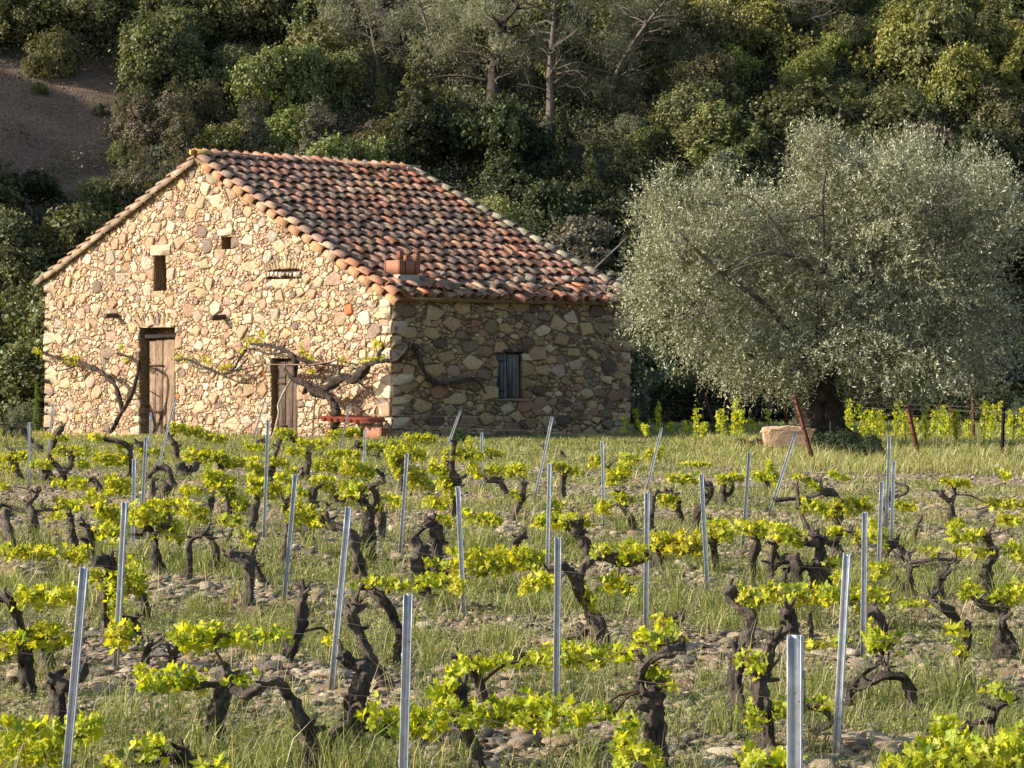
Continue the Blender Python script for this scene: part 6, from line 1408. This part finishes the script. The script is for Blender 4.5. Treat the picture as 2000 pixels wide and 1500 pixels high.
def inside_barn(x, y):
    dx, dy = x - CX, y - CY; u = dx * UD[0] + dy * UD[1]; v = dx * VD[0] + dy * VD[1]; return (u > -.05) & (u < ULEN + .05) & (v > -.05) & (v < VLEN)
tot = 0
tot += grass('field_grass', 120000, 7.6, 17, -.6, (.025, .085), .0016, lambda x, d: np.clip(.95 - 1.25 * stony(x, d), .06, 1), [(3, 4, 4, 3, 1), (6, 3, 1, .4, 4)], 'near')
tot += grass('meadow_grass', 150000, 17, 36, -.4, (.03, .09), .0022, lambda x, d: np.clip(1.0 - 1.0 * stony(x, d), .12, 1), [(4, 5, 4, 2.5, .8), (6, 4, 1.5, .5, 2)], 'mid')
tot += grass('barn_meadow_grass', 120000, 34, 60, -.2, (.05, .13), .005, lambda x, d: (~inside_barn(x, d)) * np.clip(1.0 - .7 * stony(x, d), .2, 1), [(4, 4, 4, 2, 1), (5, 5, 3, 1, 1)], 'far')
# tall clumps
def clumps(name, nc, d0, d1, per, hr, w, where, colw, spread=.05):
    x, d = scatter(nc * 4, d0, d1, -.3); k = rg.random(len(x)) < where(x, d); x, d = x[k][:nc], d[k][:nc]
    n = len(x) * per; X_ = np.repeat(x, per) + rg.normal(0, spread, n); D_ = np.repeat(d, per) + rg.normal(0, spread, n); h = rg.uniform(*hr, n) * np.repeat(rg.uniform(.7, 1.3, len(x)), per)
    ww = np.maximum(w, D_ * .00017) * rg.uniform(.6, 1.3, n); ci = rg.choice(5, n, p=np.array(colw) / sum(colw)); col = GCOL[ci] * rg.uniform(.75, 1.3, n)[:, None]
    o = obj('tall_grass', blades(np.stack([X_, D_, HN(X_, D_) - .01], 1), h, ww, rg.uniform(.15, .9, n), col, name), M_grass, kind='stuff'); return n
tot += clumps('tall_grass_clumps', 380, 7.8, 22, 46, (.10, .27), .0022, lambda x, d: np.clip(.8 - .8 * stony(x, d), .05, 1), (5, 3, 1, .7, 3))
tot += clumps('weedy_grass', 900, 32, 46, 26, (.10, .26), .005, lambda x, d: 1.0 * (x > 3.0) * (d < 48) + .5 * (x < -8.5) * (d > 44), (4, 4, 4, 2, 1), .14)
tot += clumps('dry_stalks', 500, 8, 40, 7, (.12, .30), .0016, lambda x, d: .5 + 0 * x, (0, 1, 3, 6, 0), .06)
# low broad-leaved weeds
def weeds(name, nc, d0, d1, per, s0, where, cols, hgt, spread):
    x, d = scatter(nc * 4, d0, d1, -.4); k = rg.random(len(x)) < where(x, d); x, d = x[k][:nc], d[k][:nc]; n = len(x) * per; sp = np.repeat(rg.uniform(.4, 1.2, len(x)) * spread, per)
    ox_, oy_ = rg.normal(size=(2, n)) * sp * .6; X_ = np.repeat(x, per) + ox_; D_ = np.repeat(d, per) + oy_; hz = np.repeat(rg.uniform(.4, 1.2, len(x)) * hgt, per) * np.exp(-(ox_ ** 2 + oy_ ** 2) / (sp * sp)) * rg.uniform(.1, 1, n)
    C = np.stack([X_, D_, HN(X_, D_) + hz + .005], 1); Nn = rg.normal(size=(n, 3)) * .6 + [0, -.2, .8]; sz = np.maximum(s0, D_ * .0005) * rg.uniform(.5, 1.4, n)
    V, Fc = quads_cloud(C, Nn, sz, .5, rg, .2); c = np.array(cols)[np.repeat(rg.integers(0, len(cols), len(x)), per)] * rg.uniform(.7, 1.3, n)[:, None]
    o = obj('weeds', new_mesh(name, V, Fc, np.repeat(c, 4, 0)), M_grass, kind='stuff'); return n
tot += weeds('low_weeds', 4200, 7.8, 20, 46, .006, lambda x, d: np.clip(1 - 1.0 * stony(x, d), .06, 1), [(.18, .22, .07), (.29, .31, .11), (.12, .16, .05), (.38, .36, .17)], .07, .11)
tot += weeds('meadow_weeds', 3200, 20, 46, 30, .010, lambda x, d: np.clip(1 - .9 * stony(x, d), .1, 1) * (~inside_barn(x, d)), [(.17, .20, .08), (.27, .29, .12), (.12, .15, .05), (.36, .34, .17)], .09, .18)
print('blades', tot)
# bushes of weeds at fixed places: (px, foot py, width px, height px, colour, label)
for k, (px, py, wpx, hpx, col, kd, lab) in enumerate(((32, 850, 100, 85, (.20, .22, .13), 'heath', 'pale grey-green weed thicket left of the barn wall'), (-40, 850, 110, 100, (.20, .22, .13), 'heath', 'grey-green weed thicket cut by the left edge'), (72, 800, 46, 120, (.16, .21, .05), 'tall', 'leafy green sapling at the left corner of the barn'),
        (898, 872, 52, 50, (.045, .075, .025), 'heath', 'dark green bush at the foot of the shaded side wall'), (1640, 895, 120, 62, (.055, .075, .035), 'broad', 'dark low brambles round the olive trunk'), (1465, 878, 90, 30, (.07, .06, .04), 'heath', 'low brown brambles left of the boulder'), (1700, 905, 70, 60, (.05, .07, .035), 'broad', 'dark green weeds under the right side of the olive tree'),
        (1395, 850, 60, 34, (.16, .20, .10), 'heath', 'grey-green weed clump beside the leaning rusty post'), (1022, 1290, 72, 62, (.06, .055, .03), 'heath', 'dark dry tussock between two middle vine rows'), (1985, 840, 60, 70, (.07, .10, .06), 'broad', 'dark bluish bush at the right edge behind the young vines'), (1350, 760, 0, 0, 0, 0, 0))[:10]):
    d = min(depth_at(max(py, 840)), 57) if py != 800 else 58.5; x = (px - 1000) / F * d; s = d / F; me = CR[kd][k % len(CR[kd])]; o = obj('weed_bush', me, None, color=col); hh = 1.25 if kd != 'tall' else 2.3
    o.location = (x, d, float(H(x, d)) - .05); o.scale = (wpx * s / 1.9, wpx * s / 1.9, hpx * s / hh); o.rotation_euler = (0, 0, k); o['label'] = lab; o['category'] = 'bush'
# gravel and field stones
SC = np.array([(.34, .28, .205), (.42, .345, .25), (.27, .22, .17), (.22, .20, .175), (.30, .225, .165), (.47, .41, .32)])
def gravel(name, n, d0, d1, pw, sr, base, dens, flat=.42):
    x, d = scatter(n, d0, d1, pw, 1.08); k = rg.random(n) < dens(x, d); x, d = x[k], d[k]; n = len(x)
    protos = [rock_verts(base[0], 300 + i, flat, .3) for i in range(12)]; pk = rg.integers(0, 12, n); sz = rg.uniform(0, 1, n) ** 2.6 * (sr[1] - sr[0]) + sr[0]; a = rg.uniform(0, 2 * pi, n); z = HN(x, d)
    Vs, Fs, Ts, nv = [], [], [], 0
    for q in range(12):
        m = pk == q
        if not m.any(): continue
        v = protos[q]; c, s_ = np.cos(a[m]), np.sin(a[m]); el = rg.uniform(.8, 1.5, m.sum())
        X_ = (v[None, :, 0] * el[:, None] * c[:, None] - v[None, :, 1] * s_[:, None]) * sz[m][:, None] + x[m][:, None]; Y_ = (v[None, :, 0] * el[:, None] * s_[:, None] + v[None, :, 1] * c[:, None]) * sz[m][:, None] + d[m][:, None]
        Z_ = v[None, :, 2] * sz[m][:, None] + (z[m] + sz[m] * .12)[:, None]; W_ = np.stack([X_, Y_, Z_], -1); col = SC[rg.integers(0, 6, m.sum())] * rg.uniform(.75, 1.2, m.sum())[:, None]
        Vs.append(W_.reshape(-1, 3)); Ts.append(np.repeat(col, len(v), 0)); Fs.append((base[1][None] + (np.arange(m.sum()) * len(v))[:, None, None] + nv).reshape(-1, 3)); nv += m.sum() * len(v)
    obj('gravel', new_mesh(name, np.vstack(Vs), np.vstack(Fs), np.vstack(Ts)), M_rock, kind='stuff'); return n
g1 = gravel('pebbles', 34000, 7.8, 20, -.5, (.008, .045), ICO0, lambda x, d: np.clip(stony(x, d) * 2.0 - .15, .15, 1)); gravel('stones', 8000, 7.8, 26, -.5, (.025, .085), ICO1, lambda x, d: np.clip(stony(x, d) * 2.2 - .9, .0, 1)); g2 = gravel('gravel', 22000, 19, 40, -.3, (.016, .06), ICO0, lambda x, d: np.clip(stony(x, d) * 1.7 - .25, .04, 1) * (d < 38))
print('gravel', g1, g2)
big = [(1436, 1172, 60), (822, 1282, 34), (500, 1190, 38), (905, 1452, 62), (1095, 1470, 60), (1180, 1455, 40), (1225, 1252, 30), (1370, 1250, 28), (1715, 1488, 60), (1785, 1395, 40), (1670, 1232, 24), (1905, 1245, 30), (1650, 1286, 20), (1440, 1150, 40), (745, 1010, 0), (640, 1030, 30), (950, 1180, 34), (700, 1270, 42), (520, 1185, 30), (390, 1310, 34), (420, 1300, 40), (20, 1320, 46), (1020, 1180, 46),
       (1060, 1190, 30), (1400, 1140, 26), (1350, 1175, 30), (1560, 1165, 34), (1595, 1160, 26), (1690, 1010, 22), (1665, 1005, 24), (1500, 1000, 26), (1530, 1010, 24), (1380, 1020, 22), (1150, 985, 24), (1010, 965, 22), (880, 1445, 46), (870, 1190, 34), (900, 1185, 28), (930, 1265, 24), (1560, 1500, 40), (1860, 1500, 60), (590, 1200, 30), (610, 1195, 24), (215, 1060, 22), (360, 1250, 24), (255, 1350, 0), (1300, 1390, 34), (1275, 1400, 26),
       (1120, 1300, 28), (1240, 1395, 40), (1800, 1330, 34), (1840, 1400, 44), (1740, 1210, 22), (1930, 1225, 26), (260, 1460, 34), (660, 1265, 26), (545, 1340, 30), (930, 1500, 50), (760, 1275, 30), (1000, 1300, 28)]
rb = [rock_verts(ICO2[0], 700 + i, .6, .3) for i in range(8)]; rm = []
for i, v in enumerate(rb):
    m_ = MB(); m_.add(v, ICO2[1], (1, 1, 1)); me = m_.mesh('field_stone'); me.materials.append(M_rock); rm.append(me)
for k, (px, py, w) in enumerate(big):
    if not w: continue
    d = depth_at(py); x = (px - 1000) / F * d; s = w * d / F / 2; quartz = (px, py) == (822, 1282); c = (.80, .76, .70) if quartz else SC[rg.integers(0, 6)] * rg.uniform(.85, 1.15)
    o = obj('field_stone', rm[k % 8], None, None, color=c); o.location = (x, d, float(HN(x, d)) + s * .22); o.scale = (s, s * rg.uniform(.7, 1.0), s * rg.uniform(.75, 1.1)); o.rotation_euler = (rg.normal(0, .15), rg.normal(0, .15), rg.uniform(0, 6.28)); o['category'] = 'stone'
    o['label'] = 'white quartz stone on the gravel beside the thick middle post' if quartz else 'loose tan field stone lying on the soil between the vines'
    if not quartz: o['group'] = 'loose field stones among the vines'
for o in list(bpy.data.objects):
    if o.name.startswith(('field_grass', 'meadow_grass', 'barn_meadow')): pass
print('objects', len(bpy.data.objects), 'tris', sum(len(m.loops) - 2 * len(m.polygons) for m in bpy.data.meshes))
